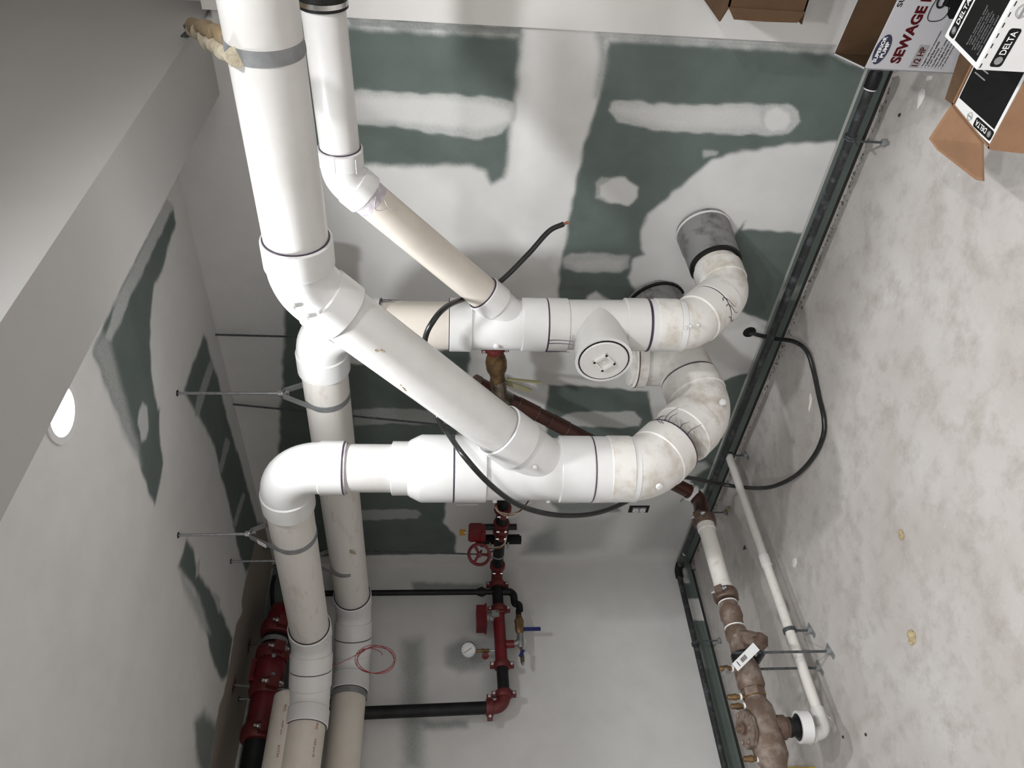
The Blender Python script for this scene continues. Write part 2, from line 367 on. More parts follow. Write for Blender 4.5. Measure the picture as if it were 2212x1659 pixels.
XR, HC, ZB, XB = 3.10, 2.523, 2.317, 2.842     # right end of back wall, ceiling, underside and inner face of the beam
main_layers = [
 ([(3.100, 2.032), (3.088, 1.857), (3.086, 1.649), (3.090, 1.306), (2.977, 1.304), (2.830, 1.312), (2.671, 1.320), (2.567, 1.327), (2.536, 1.378), (2.589, 1.401), (2.615, 1.451), (2.598, 1.841), (2.575, 2.027), (2.691, 2.080)], G, F2),
 ([(3.114, 1.870), (3.114, 1.499), (3.116, 1.309), (3.088, 1.306), (3.086, 1.649), (3.088, 1.857)], 0.3, F1),
 ([(2.880, 1.981), (2.881, 1.856), (2.875, 1.652), (2.882, 1.428), (2.860, 1.314), (2.800, 1.299), (2.742, 1.347), (2.724, 1.421), (2.725, 1.521), (2.744, 1.686), (2.759, 1.864), (2.760, 1.992)], 0.62, F1),
 ([(2.859, 1.983), (2.863, 1.652), (2.865, 1.444), (2.837, 1.329), (2.791, 1.325), (2.756, 1.423), (2.766, 1.653), (2.774, 1.991)], 0.92, F2),
 ([(3.091, 1.018), (3.092, 0.721), (3.089, 0.249), (3.025, 0.039), (2.857, 0.005), (2.728, 0.025), (2.767, 0.104), (2.750, 0.286), (2.713, 0.453), (2.677, 0.550), (2.597, 0.620), (2.505, 0.691), (2.436, 0.751), (2.355, 0.769), (2.278, 0.748), (2.245, 0.723), (2.221, 0.767), (2.127, 0.777), (2.031, 0.711), (1.978, 0.804), (2.026, 0.873), (2.055, 0.901), (2.025, 0.933), (1.870, 0.973), (1.868, 1.055), (2.021, 1.065), (2.211, 1.067), (2.365, 1.065), (2.550, 1.055), (2.720, 1.042), (2.860, 1.025), (2.960, 1.013)], G, 0.022),
 ([(3.112, 1.056), (3.112, 0.241), (3.091, 0.233), (3.090, 1.018), (2.992, 1.014), (2.894, 1.020), (2.893, 1.033), (3.022, 1.030)], 0.45, F2),
 ([(2.846, 0.979), (2.876, 0.971), (2.889, 0.857), (2.877, 0.821), (2.889, 0.571), (2.900, 0.335), (2.879, 0.285), (2.841, 0.267), (2.799, 0.293), (2.779, 0.366), (2.779, 0.646), (2.784, 0.819), (2.810, 0.935)], 0.66, F1),
 ([(2.853, 0.959), (2.873, 0.837), (2.878, 0.431), (2.810, 0.393), (2.798, 0.650), (2.804, 0.823)], 0.85, F2),
 ([(2.841, 0.406), (2.876, 0.405), (2.888, 0.366), (2.868, 0.316), (2.840, 0.298), (2.807, 0.313), (2.798, 0.354), (2.814, 0.391)], 1.0, F1),
 ([(2.562, 0.982), (2.587, 0.959), (2.587, 0.870), (2.550, 0.813), (2.510, 0.802), (2.464, 0.834), (2.476, 0.905), (2.497, 0.971)], 0.5, F1),
 ([(2.550, 0.961), (2.580, 0.922), (2.583, 0.869), (2.550, 0.816), (2.510, 0.805), (2.466, 0.838), (2.480, 0.906), (2.506, 0.958)], 0.95, F1),
 ([(2.211, 1.067), (2.241, 1.030), (2.250, 0.907), (2.236, 0.785), (2.181, 0.783), (2.154, 0.814), (2.148, 0.989), (2.170, 1.050)], 0.55, 0.018),
 ([(2.198, 1.044), (2.225, 0.903), (2.215, 0.805), (2.168, 0.816), (2.158, 0.991)], 0.8, F2),
 ([(2.712, 0.594), (2.707, 0.537), (2.694, 0.545), (2.685, 0.584)], 0.5, F1),
 ([(2.422, 0.351), (2.377, 0.353), (2.379, 0.280), (2.374, 0.182), (2.370, 0.072), (2.247, -0.001), (1.950, -0.020), (1.894, 0.074), (1.914, 0.123), (1.939, 0.186), (1.968, 0.262), (2.017, 0.338), (2.234, 0.380), (2.347, 0.378)], G, 0.015),
 ([(1.528, 0.219), (1.563, 0.171), (1.592, 0.093), (1.520, 0.021), (1.191, 0.020), (0.739, 0.050), (0.697, 0.145), (0.933, 0.258), (1.117, 0.246), (1.274, 0.217), (1.454, 0.183)], G, 0.015),
 ([(1.125, 0.159), (1.189, 0.117), (1.197, 0.083), (1.137, 0.084)], 0.8, F1),
 ([(0.934, 0.253), (0.942, 0.153), (0.896, 0.116), (0.818, 0.174), (0.798, 0.247)], 0.7, F2),
 ([(2.081, 2.188), (2.082, 2.151), (1.618, 2.082), (1.603, 1.772), (1.690, 1.666), (1.718, 1.422), (1.581, 1.434), (1.400, 1.450), (1.068, 1.476), (0.571, 1.523), (0.401, 1.526), (0.266, 1.457), (0.097, 1.456), (0.083, 1.984), (0.073, 2.386), (0.917, 2.380)], G, 0.02),
 ([(1.312, 1.971), (1.325, 1.781), (1.309, 1.559), (1.256, 1.446), (1.189, 1.444), (1.211, 1.581), (1.218, 1.785), (1.199, 1.976)], 0.4, F1),
 ([(0.522, 2.009), (0.530, 1.680), (0.488, 1.653), (0.445, 1.682), (0.424, 2.016)], 0.4, F1),
 ([(1.500, 1.052), (1.489, 0.812), (1.463, 0.559), (1.133, 0.445), (1.105, 0.658), (1.084, 1.015), (1.278, 1.035)], G, 0.02),
 ([(1.262, 0.997), (1.313, 0.901), (1.318, 0.600), (1.269, 0.553), (1.218, 0.558), (1.199, 0.674), (1.214, 0.865)], 0.65, 0.016),
 ([(0.593, 0.938), (0.593, 0.572), (0.508, 0.531), (0.478, 0.873)], 0.25, F2),
 ([(0.478, 0.939), (0.464, 0.551), (0.143, 0.582), (0.091, 0.743), (0.094, 1.052)], 0.62, 0.14),
 ([(0.264, 1.012), (0.354, 0.886), (0.111, 0.830), (0.098, 1.053)], 0.35, 0.1),
 ([(0.442, 0.357), (0.697, 0.171), (0.114, 0.091), (0.116, 0.379)], 0.66, 0.16),
]
us = np.concatenate([np.arange(0, 3.118, 0.007), [3.118]])
vs = np.concatenate([np.arange(0.02, HC, 0.007), [HC]])
wall_back = board_grid('wall_back', us, vs, lambda a, b: np.stack([a, np.where((a > XR - 0.008) & (b > ZB - 0.02), 0.12, 0.0), b], -1), main_layers)

left_layers = [
 ([(0.050, 2.552), (-1.148, 2.507), (-1.153, 2.340), (-0.665, 2.251), (-0.252, 2.255), (0.010, 2.342)], G, F1),
 ([(-0.496, 1.747), (-0.490, 1.640), (-0.805, 1.624), (-1.174, 1.621), (-1.171, 1.709), (-0.802, 1.737)], 0.42, 0.09),
 ([(-0.547, 1.504), (-0.493, 1.414), (-0.496, 1.233), (-0.607, 1.200), (-0.672, 1.266), (-0.686, 1.441), (-0.641, 1.511)], 0.45, 0.06),
 ([(-0.131, 1.704), (-0.148, 1.288), (-0.194, 1.290), (-0.196, 1.702)], 0.35, 0.03),
 ([(-0.945, 1.627), (-0.944, 1.395), (-0.984, 1.391), (-0.990, 1.619)], 0.4, 0.04),
 ([(-0.047, 1.271), (-0.064, 1.119), (-0.356, 1.108), (-0.815, 1.148), (-0.958, 1.276), (-0.550, 1.313)], 0.72, 0.12),
 ([(-0.368, 0.201), (-0.627, 0.122), (-0.836, 0.196), (-0.568, 0.296)], 0.85, 0.3),
]
us = np.concatenate([[-5.85, -4.6, -3.5, -2.6], np.arange(-2.0, 0.0, 0.009), [0.0]])
vs = np.concatenate([np.arange(0.02, HC, 0.009), [HC]])
wall_left = board_grid('wall_left', us, vs, lambda a, b: np.stack([0 * a, a, b], -1), left_layers)

ceil_layers = [
 ([(2.467, -0.126), (2.410, -0.131), (2.396, -0.233), (2.362, -0.366), (2.368, -0.447), (2.328, -0.522), (2.243, -0.609), (2.173, -0.665), (2.028, -0.714), (2.019, -0.693), (1.957, -0.753), (1.850, -0.800), (1.815, -0.885), (1.803, -0.948), (1.994, -0.942), (2.052, -0.931), (2.179, -0.945), (2.323, -0.951), (2.430, -0.943), (2.502, -0.954), (2.521, -0.825), (2.526, -0.490), (2.523, -0.248)], G, 0.02),
 ([(2.511, -0.945), (2.430, -0.943), (2.323, -0.951), (2.166, -0.957), (2.044, -0.938), (1.999, -0.932), (2.059, -0.905), (2.185, -0.892), (2.305, -0.870), (2.442, -0.845), (2.503, -0.866)], 0.42, 0.05),
 ([(2.529, -0.152), (2.467, -0.120), (2.463, -0.241), (2.460, -0.599), (2.446, -0.776), (2.452, -0.836), (2.481, -0.860), (2.518, -0.733), (2.522, -0.334)], 0.6, 0.014),
 ([(2.143, -0.820), (2.143, -0.789), (2.103, -0.771), (2.034, -0.811), (2.028, -0.848), (2.056, -0.876), (2.120, -0.860)], 0.75, 0.01),
 ([(1.888, -0.149), (1.846, -0.128), (1.761, -0.133), (1.625, -0.117), (1.390, -0.128), (1.041, -0.106), (0.697, -0.096), (0.512, -0.093), (0.466, -0.252), (0.527, -0.403), (0.708, -0.414), (0.903, -0.391), (1.052, -0.368), (1.251, -0.366), (1.444, -0.346), (1.682, -0.409), (1.839, -0.461), (1.891, -0.464), (1.895, -0.338)], G, 0.03),
 ([(1.753, -0.140), (1.695, -0.120), (1.688, -0.282), (1.682, -0.409), (1.724, -0.450), (1.759, -0.381)], 0.4, 0.012),
 ([(1.329, -0.201), (1.261, -0.168), (1.255, -0.343), (1.315, -0.367)], 0.4, 0.012),
 ([(0.902, -0.167), (0.848, -0.154), (0.869, -0.366), (0.937, -0.415)], 0.4, 0.012),
 ([(1.439, -0.825), (1.330, -0.809), (1.239, -0.835), (1.122, -0.816), (0.961, -0.783), (0.769, -0.762), (0.520, -0.752), (0.477, -0.914), (0.550, -0.971), (0.738, -0.977), (0.863, -0.957), (1.012, -0.912), (1.208, -0.901), (1.372, -0.941), (1.437, -0.953), (1.432, -0.888)], G, 0.03),
 ([(1.253, -0.823), (1.233, -0.777), (1.198, -0.831), (1.226, -0.870)], 0.6, 0.01),
 ([(0.956, -0.769), (0.852, -0.729), (0.810, -0.785), (0.885, -0.795)], 0.6, 0.01),
 ([(0.708, -1.176), (0.463, -1.142), (0.418, -1.299), (0.491, -1.365), (0.649, -1.349), (0.796, -1.261)], 0.15, 0.06),
 ([(1.437, -0.953), (1.304, -0.929), (1.126, -0.893), (0.862, -0.914), (0.968, -0.950), (1.294, -0.974)], 0.55, 0.05),
]
raw_layers = [([(0.521, -0.085), (0.492, -0.270), (0.517, -0.424), (0.501, -0.545), (0.449, -0.566), (0.509, -0.675), (0.472, -0.867), (0.464, -0.996), (0.495, -1.067), (0.459, -1.200), (0.421, -1.340), (0.470, -1.466), (-0.126, -1.275), (-0.124, -1.103), (0.054, 0.014), (0.357, 0.034)], 1.0, 0.008)]
us = np.concatenate([np.arange(0, XB + 0.1, 0.009)])
vs = np.concatenate([[-5.85, -4.6, -3.5], np.arange(-2.4, 0.0, 0.009), [0.0]])
ceiling = board_grid('ceiling', us, vs, lambda a, b: np.stack([a, b, 0 * a + HC], -1), ceil_layers, raw_layers)

def struct(name, mb, m, parent=None, **k):
    o = mb.build(name, m, parent, **k)
    if not parent: tag(o, kind='structure')
    return o
struct('floor', MB().box((-0.4, -5.9, -0.1), (6.4, 0.1, 0.0)), M_CONC, smooth=0)
# the beam that drops below the ceiling where the alcove opens to the next room; its outer face runs on as the wall behind
struct('wall_beam', MB().box((XB, -5.8, ZB), (XR, 0.19, 3.05)), M_BEAM, smooth=0)
# finished white wall that stands one board proud of the green boards, right of the beam
struct('wall_right', MB().box((3.120, -0.015, 0.0), (6.4, 0.05, ZB)).box((XR - 0.01, 0.13, ZB - 0.05), (6.4, 0.2, 3.05)), M_PAINT, smooth=0)
struct('wall_front', MB().box((-0.1, -5.9, 0.0), (6.4, -5.8, 3.05)), M_PAINT, smooth=0)
struct('wall_side', MB().box((6.3, -5.9, 0.0), (6.4, 0.0, 3.05)), M_PAINT, smooth=0)
struct('ceiling_room', MB().box((XR, -5.8, 3.0), (6.4, 0.2, 3.08)), M_PAINT, smooth=0)
# double board strip that stands proud along the foot of the walls
def strip_board(name, along, length, layers):
    us = np.arange(0, length, 0.008); vs = np.array([0.018, 0.04, 0.06, 0.08, 0.098])
    if along == 'x': pl = lambda a, b: np.stack([a, 0 * a - 0.018, b], -1)
    else: pl = lambda a, b: np.stack([0 * a + 0.018, -a, b], -1)
    o = board_grid(name, us, vs, pl, [([(-1, -1), (9, -1), (9, 1), (-1, 1)], G, 0.01)] + layers)
    return o
bb = strip_board('baseboard_back', 'x', 3.115, [([(2.05, .02), (2.12, .02), (2.1, .2), (2.04, .2)], 0.25, .03)])
M_EDGE = mat('cut_board_edge', (0.42, 0.41, 0.39), 0.9, 0, 0.1)
MB().box((0.018, -0.018, 0.098), (3.112, 0.0, 0.0992)).build('top_edge', M_EDGE, bb, smooth=0)
MB().box((0.0, -0.010, 0.0), (3.112, -0.001, 0.018)).build('gap', M_DARKGAP, bb, smooth=0)
bl = strip_board('baseboard_left', 'y', 4.5, [([(.27, -.1), (.42, -.1), (.40, .2), (.27, .2)], 0.95, .008), ([(.06, .06), (.16, .06), (.15, .2), (.06, .2)], 0.9, .01), ([(.52, .08), (.7, .07), (.62, .2), (.52, .2)], 0.3, .03)])
MB().box((0.0, -4.5, 0.098), (0.018, -0.018, 0.0992)).build('top_edge', M_EDGE, bl, smooth=0)
MB().box((0.001, -4.5, 0.0), (0.010, 0.0, 0.018)).build('gap', M_DARKGAP, bl, smooth=0)
# crumbled mortar and dirt along the foot of the wall
mb = MB()
for i in range(420):
    x = rng.uniform(1.6, 3.1) if i < 260 else rng.uniform(0.02, 2.4); r = rng.uniform(0.002, 0.006) * (1.6 if rng.random() < 0.1 else 1); y = -0.018 - abs(rng.normal(0, 0.014)) - r
    mb.rev((x, y, -0.002), (rng.normal(0, .3), rng.normal(0, .3), 1), [(0, r), (r * .5, r * .8), (r * .9, r * .25)], 6)
tag(mb.build('rubble', mottled('dusty_rubble', (0.22, 0.2, 0.18), (0.07, 0.062, 0.055), 40, rough=0.9)), 'grey mortar crumbs and dust along the foot of the green wall', 'rubble', kind='stuff')

# ---------------------------------------------------------------- recessed lamps, added fill lamps
CONE = 156
def downlight(loc, watts, label, group):
    t = thing('downlight_or_fill', label, 'ceiling light', loc, group); x, y, z = loc
    MB().ring((x, y, z), (0, 0, -1), 0.066, 0.085, 0.0005, 0.006).build('trim_ring', M_WHITEC, t)
    MB().rev((x, y, z), (0, 0, -1), [(0.0005, 0.066), (0.004, 0.066)], 32).build('lens', emit('lamp_glow', (0.965, 0.985, 1.0), 14.0), t)
    # the recessed can keeps its light off the upper walls: a wide soft-edged cone
    L = bpy.data.lights.new('lamp', 'SPOT'); L.energy = watts * 4.0; L.spot_size = math.radians(CONE); L.spot_blend = 0.7
    L.shadow_soft_size = 0.06; L.color = (0.965, 0.985, 1.0)
    lo = bpy.data.objects.new('lamp', L); COL.objects.link(lo); lo.parent = t; lo.location = (0, 0, -0.075)
    return t
downlight((2.515, -1.19, HC), ALCOVE_LIGHT, 'round glowing ceiling downlight half hidden by the beam edge', 'downlights')
downlight((4.3, -1.75, 3.0), ROOM_LIGHT * 0.85, 'round ceiling downlight of the next room, close to the beam, outside the picture', 'downlights')
downlight((4.3, -3.7, 3.0), ROOM_LIGHT, 'unseen fill downlight added in the next room, behind the viewer', 'downlights')  # fill lamp added to brighten the boards and soften shadows
downlight((5.6, -3.2, 3.0), ROOM_LIGHT, 'unseen fill downlight added in the next room, far right', 'downlights')  # second fill lamp, added for ambient light
downlight((4.6, -5.2, 3.0), ROOM_LIGHT, 'unseen fill downlight added in the next room, far behind the viewer', 'downlights')  # third fill lamp, added to raise the light from the back
downlight((1.25, -2.6, HC), ALCOVE_LIGHT * 0.3, 'unseen downlight added at the near left of the alcove to light the left wall', 'downlights')  # weak lamp added to brighten the left wall and near floor

# ---------------------------------------------------------------- plastic drain lines
R8, H8, R6, H6, R4, H4 = 0.1095, 0.1185, 0.084, 0.0945, 0.057, 0.0655
def lip(t0, t1, r, c=0.004): return [(t0, r - c), (t0 + c, r), (t1 - c, r), (t1, r - c)]
def elbow(P, din, dout, r, h, hl, R, m, parent, hub_in=True, hub_out=True, name='elbow'):
    """moulded bend: P = where the two axes meet, din = direction of travel in, dout = out"""
    P = V(P); a = unit(din); b = unit(dout); th = math.pi - math.acos(np.dot(a, b)); t = R / math.tan(th / 2)
    path = fillet([P - a * (t + 0.004), P, P + b * (t + 0.004)], R, 14)
    body = r + (h - r) * 0.55
    mb = MB().sweep(path, body, 36)
    mb.rev(P - a * (t + hl), a, lip(0, hl, h), 40); mb.rev(P + b * t, b, lip(0, hl, h), 40)
    o = mb.build(name, m, parent)
    return o, P - a * (t + hl), P + b * (t + hl)
def primer(o, d, r, parent, w=0.003, name='primer_line', m=None):
    return MB().ring(o, d, r - 0.004, r + 0.0012, -w / 2, w / 2, 40).build(name, m or M_PRIMER, parent)
def drips(axis_o, axis_d, r, items, parent, m=None, name='primer_drips'):
    """items: (angle, start, length, wiggle) thin runs of primer along the pipe surface"""
    mb = MB(); o = V(axis_o); a, b, d = frame(axis_d)
    for ang, s, L, wg in items:
        pts = []
        for k in range(8):
            u = k / 7; w = ang + wg * math.sin(u * 4 + ang)
            pts.append(o + d * (s + L * u) + (r + 0.0005) * (math.cos(w) * a + math.sin(w) * b))
        mb.sweep(pts, [0.0016 * (1 - 0.6 * k / 7) for k in range(8)], 6)
    o = mb.build(name, m or M_PRIMER, parent)
    o['kind'] = 'stuff'
    return o
def boss(o, n, parent, r=0.006, h=0.005): return MB().rev(o, n, [(-0.004, r), (h * 0.85, r * 0.95), (h, r * 0.75)], 14).build('moulding_nub', M_PVCF, parent)
def pipe(p, q, r, m, parent, seg=40): return MB().cyl(p, q, r, seg).build('pipe', m, parent)

M_REDP = mat('red_pipe_ink', (0.25, 0.03, 0.03), 0.5)
# --- line nearest the camera: eight inch stack, six inch branches
YA, XA = -0.87, 1.915
A = thing('sewer_line', 'large white plastic sewer line nearest the camera, with the thick upright stack', 'drain pipe', (XA, YA, 0.56))
zA = lambda x: 1.940 + (x - 2.84) * 0.021
E1 = V((2.703, YA, 1.938)); D45 = unit((-1, 0, -1)); XM = V((-1, 0, 0)); DN = V((0, 0, -1))
e, s0, s1 = elbow(E1, XM, D45, R6, H6, 0.085, 0.15, M_PVCF, A)
pipe((6.29, YA, 1.995), s0 + XM * 0.02, R6, M_PVC, A)
primer(s0, XM, R6 + 0.003, A, 0.004)
text('moulded_lettering', 'NIBCO PVC I', s1 + V((0.0, -0.0955, 0.055)) - D45 * 0.075, D45, (0, -1, 0), 0.05, 0.009, M_PVCF, e, lift=0.0)
for k, (dx, dz) in enumerate(((-0.045, 0.015), (-0.028, -0.02), (-0.012, 0.048))):
    boss(E1 + V((dx, -0.088, dz - 0.035)), (0, -1, 0.1), e, 0.008 if k != 1 else 0.005, 0.013)
J = V((XA, YA, 1.158))                       # where the branch axis meets the stack
b0 = V((2.118, YA, 1.361))                   # mouth of the branch socket
p45 = pipe(s1 - D45 * 0.02, b0 + D45 * 0.03, R6, M_PVC, A)
drips(s1, D45, R6, [(0.9, 0.0, 0.03, 0.0), (1.25, 0.0, 0.02, 0.1)], p45, M_MARK)
mb = MB()
for (a_, b_, w_) in ((0.055, -0.02, 0.009), (0.07, -0.03, 0.012), (0.20, 0.03, 0.006), (0.215, 0.034, 0.012), (0.225, 0.038, 0.010)):
    c = s1 + D45 * (a_ + 0.06) + V((0, -R6 * math.cos(b_ / R6), 0)) + unit((-1, 0, 1)) * b_
    mb.obox(c, D45 * w_ * .5, unit((-1, 0, 1)) * 0.003, V((0, -1, 0)) * 0.0007)
mb.build('scuff_mark', M_TAPE2, p45)['kind'] = 'stuff'
# the wye
w = MB().rev((XA, YA, 1.020), (0, 0, 1), lip(0, 0.117, H8) , 44)
w.rev((XA, YA, 1.392), (0, 0, 1), lip(0, 0.113, H8), 44)
w.cyl((XA, YA, 1.1), (XA, YA, 1.42), 0.1105, 44)
bp = fillet([b0 + D45 * 0.06, J, J + DN * 0.12], 0.20, 12)
w.sweep(bp, 0.0895, 36)
w.rev(b0, D45, [(0, H6 - 0.006), (0.003, H6), (0.10, H6 + 0.002), (0.104, H6 - 0.005)], 40)
wy = w.build('wye', M_PVCF, A)
primer(b0, D45, R6 + 0.004, wy, 0.003, m=M_GPRINT)
for (x, z) in ((-0.075, 1.36), (-0.075, 1.17)): boss((XA + x, YA - 0.086, z), (-0.5, -0.85, 0), wy, 0.008, 0.006)
boss((2.03, YA - 0.092, 1.235), (0, -1, 0), wy, 0.009, 0.006)
text('moulded_lettering', 'CHARLOTTE', (XA - 0.045, YA - 0.1195, 1.42), (0, 0, 1), (-0.3, -1, 0), 0.075, 0.012, M_PVCF, wy, lift=0.002)
# reducer and six inch riser above
MB().rev((XA, YA, 1.505), (0, 0, 1), [(0, H8 - 0.004), (0.004, H8), (0.112, H8), (0.122, H8 - 0.004), (0.150, H6 + 0.006), (0.158, H6), (0.212, H6), (0.214, H6 - 0.004)], 44).build('reducer', M_PVCF, A)
primer((XA, YA, 1.505), DN, H8 - 0.001, A, 0.003)
e2, q0, q1 = elbow((XA, YA, 2.092), (0, 0, 1), (-1, 0, 0.022), R6, H6, 0.086, 0.128, M_PVCF, A)
r6 = pipe((XA, YA, 1.70), (XA, YA, q0[2] + 0.02), R6, M_PVC, A)
primer((XA, YA, q0[2] - 0.001), DN, R6 + 0.006, A, 0.012, m=M_PRIMERF)
primer((XA, YA, q0[2] + 0.001), DN, R6 + 0.008, A, 0.004)
# horizontal run to the left wall, a sweep of two eighth bends, then along the left wall
CA = V((0.60, YA, 2.121))
dA = unit((-1, 0, 0.022)); dL = V((0, -1, 0)); d45 = unit((-1, -1, 0.02))
ea, u0, u1 = elbow(CA + V((0.11, 0, -0.002)), dA, d45, R6, H6, 0.075, 0.13, M_PVCF, A)
v1 = u1 + d45 * (0.075 + 0.13 * math.tan(math.pi / 8))
eb, u2, u3 = elbow(v1, d45, dL, R6, H6, 0.075, 0.13, M_PVCF, A)
pipe(q1 - dA * 0.02, u0 + dA * 0.02, R6, M_PVCS, A)
primer(u0, dA, R6 + 0.004, A, 0.003, m=M_MARK); primer(u1, d45, H6 - 0.003, A, 0.003, m=M_MARK); primer(u3, dL, R6 + 0.004, A, 0.003)
drips(u1 - d45 * 0.02, d45, H6, [(math.pi * 1.45, 0.0, 0.035, 0.0)], eb, M_MARK, 'witness_mark')
boss(u0 + dA * 0.03 + V((0, -0.06, -0.075)), (0, -0.6, -0.8), ea, 0.007, 0.008)
pl = pipe(u3 - dL * 0.02, (u3[0], -4.58, u3[2] + 0.03), R6, M_PVCB, A)
nrm = unit((0.80, 0, -0.60)); rd = V((0, -1, 0))
for s_, wd, wl in ((0.01, 'PVC', 0.028), (0.075, 'NSF-pw-G', 0.075), (0.20, '6IN', 0.03), (0.26, 'Cresline', 0.06), (0.34, 'ASTM D1785', 0.10)):
    text('red_pipe_print', wd, u3 + rd * s_ + nrm * (R6 + 0.0002), rd, nrm, wl, 0.013, M_REDP, pl, lift=0.0006)
# lower sweep of two eighth bends into the back wall
dW1 = unit((0.01, 1, -1)); dW = unit((0.07, 0.60, 0.10)); K1 = V((XA + 0.003, YA, 0.815))
ec, t0, t1 = elbow(K1, DN, dW1, R8, H8, 0.085, 0.15, M_PVCD, A)
MB().cyl((XA, YA, 0.86), (XA, YA, 1.03), H8 - 0.001, 44).build('coupling', M_PVCF, A)
primer((XA, YA, 1.019), DN, H8 - 0.001, A, 0.004)
drips((XA, YA, 1.019), DN, H8 - 0.001, [(w_, 0.0, L, 0.02) for w_, L in ((3.5, 0.03), (3.65, 0.055), (3.8, 0.045), (4.1, 0.02), (4.8, 0.012), (5.1, 0.014), (5.3, 0.02))], A, M_PRIMERF)
K2 = K1 + dW1 * 0.395
ed, t2, t3 = elbow(K2, dW1, dW, R8, H8, 0.085, 0.15, M_PVCD, A)
primer(t1, dW1, H8 - 0.001, A, 0.005)
drips(t1, dW1, H8 - 0.0005, [(w_, 0.0, L, 0.05) for w_, L in ((2.7, 0.09), (2.85, 0.06), (3.3, 0.05), (3.6, 0.085), (2.5, 0.03))], ed)
drips(t1 - dW1 * 0.02, dW1, H8 - 0.0005, [(2.6, 0.0, 0.05, 0.2), (2.75, 0.0, 0.03, 0.1)], ed)
boss(K1 + V((0.03, -0.105, -0.02)), (0.2, -1, -0.2), ec, 0.013, 0.007); boss(K2 + V((0.11, -0.05, -0.03)), (1, -.4, -.2), ed, 0.013, 0.006)
boss(K1 + dW1 * 0.13 + V((0.11, -0.04, 0.02)), (1, -.3, .1), ec, 0.010, 0.005)
wallA = K2 + dW * ((0.01 - K2[1]) / dW[1])
pipe(t3 - dW * 0.02, wallA, R8, M_PVCD, A)
primer(t3 + dW * 0.001, dW, H8 - 0.003, A, 0.004)
# cleanout tee that points up, close to the wall
cz = t3 + dW * 0.10
tee = MB().rev(t3 + dW * 0.01, dW, [(0, 0.112), (0.19, 0.112)], 40).cyl(cz, cz + V((0, 0, 0.20)), 0.098, 36)
tee.rev(cz + V((0, 0, 0.155)), (0, 0, 1), lip(0, 0.05, 0.106), 36)
tee = tee.build('cleanout_tee', M_PVCD, A)
MB().rev(cz + V((0, 0, 0.205)), (0, 0, 1), [(0, 0.098), (0.012, 0.098), (0.018, 0.085), (0.018, 0.03), (0.035, 0.03), (0.036, 0.02)], 32).build('cleanout_plug', M_PVCD, tee)
MB().ring(cz + V((0, 0, 0.196)), (0, 0, 1), 0.104, 0.1075, 0, 0.004).build('dirt_line', M_BRONZE2, tee)
dA_sleeve = MB().rev(wallA - dW * 0.16, dW, [(0, 0.121), (0.005, 0.125), (0.15, 0.125), (0.165, 0.13)], 40).build('wall_sleeve', M_SHADEDIRT, A)
MB().ring(wallA - dW * 0.162, dW, 0.108, 0.1225, -0.004, 0.006).build('seal', M_GASKET, A)
MB().ring(wallA - dW * 0.022, dW, 0.12, 0.136, 0, 0.01).build('hole_edge', M_GASKET, A)

# --- line behind it: six inch stack, four inch branch
YB_, XB_ = -0.526, 2.287
B = thing('sewer_line', 'thinner white plastic sewer line behind, with the round cleanout plug facing the room', 'drain pipe', (XB_, YB_, 0.5))
EB = V((2.844, YB_, 1.853)); JB = V((2.289, YB_, 1.275))
DB = unit((JB - EB))
e, s0, s1 = elbow(EB, XM, DB, R4, H4, 0.055, 0.085, M_PVCF, B)
for k in (-1, 1):
    MB().sweep([s0 + XM * 0.004 + V((0, -0.047, k * 0.03 - 0.02)) * 1.0 + XM * u + V((0, -0.018, 0)) for u in (0.0, 0.02, 0.045)], 0.0012, 6).build('mould_seam', M_WHITEC, e)
pipe((3.33, YB_, 1.865), s0 + XM * 0.02, R4, M_PVC, B)
primer(s0, XM, R4 + 0.002, B, 0.004)
c0 = V((3.318, YB_, 1.865)); XP = V((1, 0, 0))
pipe((3.33, YB_, 1.865), (6.29, YB_, 1.91), R4, M_PVCB, B)
rc = MB().rev(c0, XP, [(0, 0.059), (0.002, 0.0645), (0.075, 0.0645), (0.077, 0.059)], 40).build('rubber_coupling', M_GASKET, B)
MB().rev(c0 + XP * 0.010, XP, [(0, 0.0645), (0.0005, 0.0668), (0.0125, 0.0668), (0.013, 0.0645)], 40).build('steel_band', M_CHROME, rc)
MB().rev(c0 + XP * 0.05, XP, [(0, 0.0645), (0.0005, 0.0668), (0.0125, 0.0668), (0.013, 0.0645)], 40).build('steel_band', M_CHROME, rc)
MB().obox(c0 + XP * 0.03 + V((0, -0.028, 0.062)), (0.022, 0, 0), (0, 0.006, 0), (0, 0, 0.006)).cyl(c0 + XP * 0.03 + V((0, -0.05, 0.058)), c0 + XP * 0.03 + V((0, -0.01, 0.075)), 0.004, 8).build('band_screw', M_CHROME, rc)
MB().rev((3.22, YB_ - 0.012, 1.865 + R4 - 0.004), (0, 0.1, 1), [(0, 0.018), (0.008, 0.02), (0.012, 0.012)], 14).build('plug', M_PVCF, B)
b0 = V((2.425, YB_, 1.275 + (2.425 - 2.289) * (DB[2] / DB[0])))
pB = pipe(s1 - DB * 0.02, b0 + DB * 0.03, R4, M_PVCB, B)
MB().rev(s1 - DB * 0.001, DB, [(0, R4 + 0.0004), (0.032, R4 + 0.0004), (0.033, R4)], 36, cap=False).build('primer_smear', M_PRIMERF, pB)
drips(s1, DB, R4, [(5.2, 0.0, 0.09, 0.35), (5.6, 0.0, 0.06, 0.5)], pB, M_PRIMERF)
w = MB().rev((2.291, YB_, 1.187), (0, 0, 1), lip(0, 0.09, H6), 40); w.rev((2.284, YB_, 1.448), (0, 0, 1), lip(0, 0.081, H6), 40)
w.cyl((2.290, YB_, 1.2), (2.285, YB_, 1.47), 0.0885, 40)
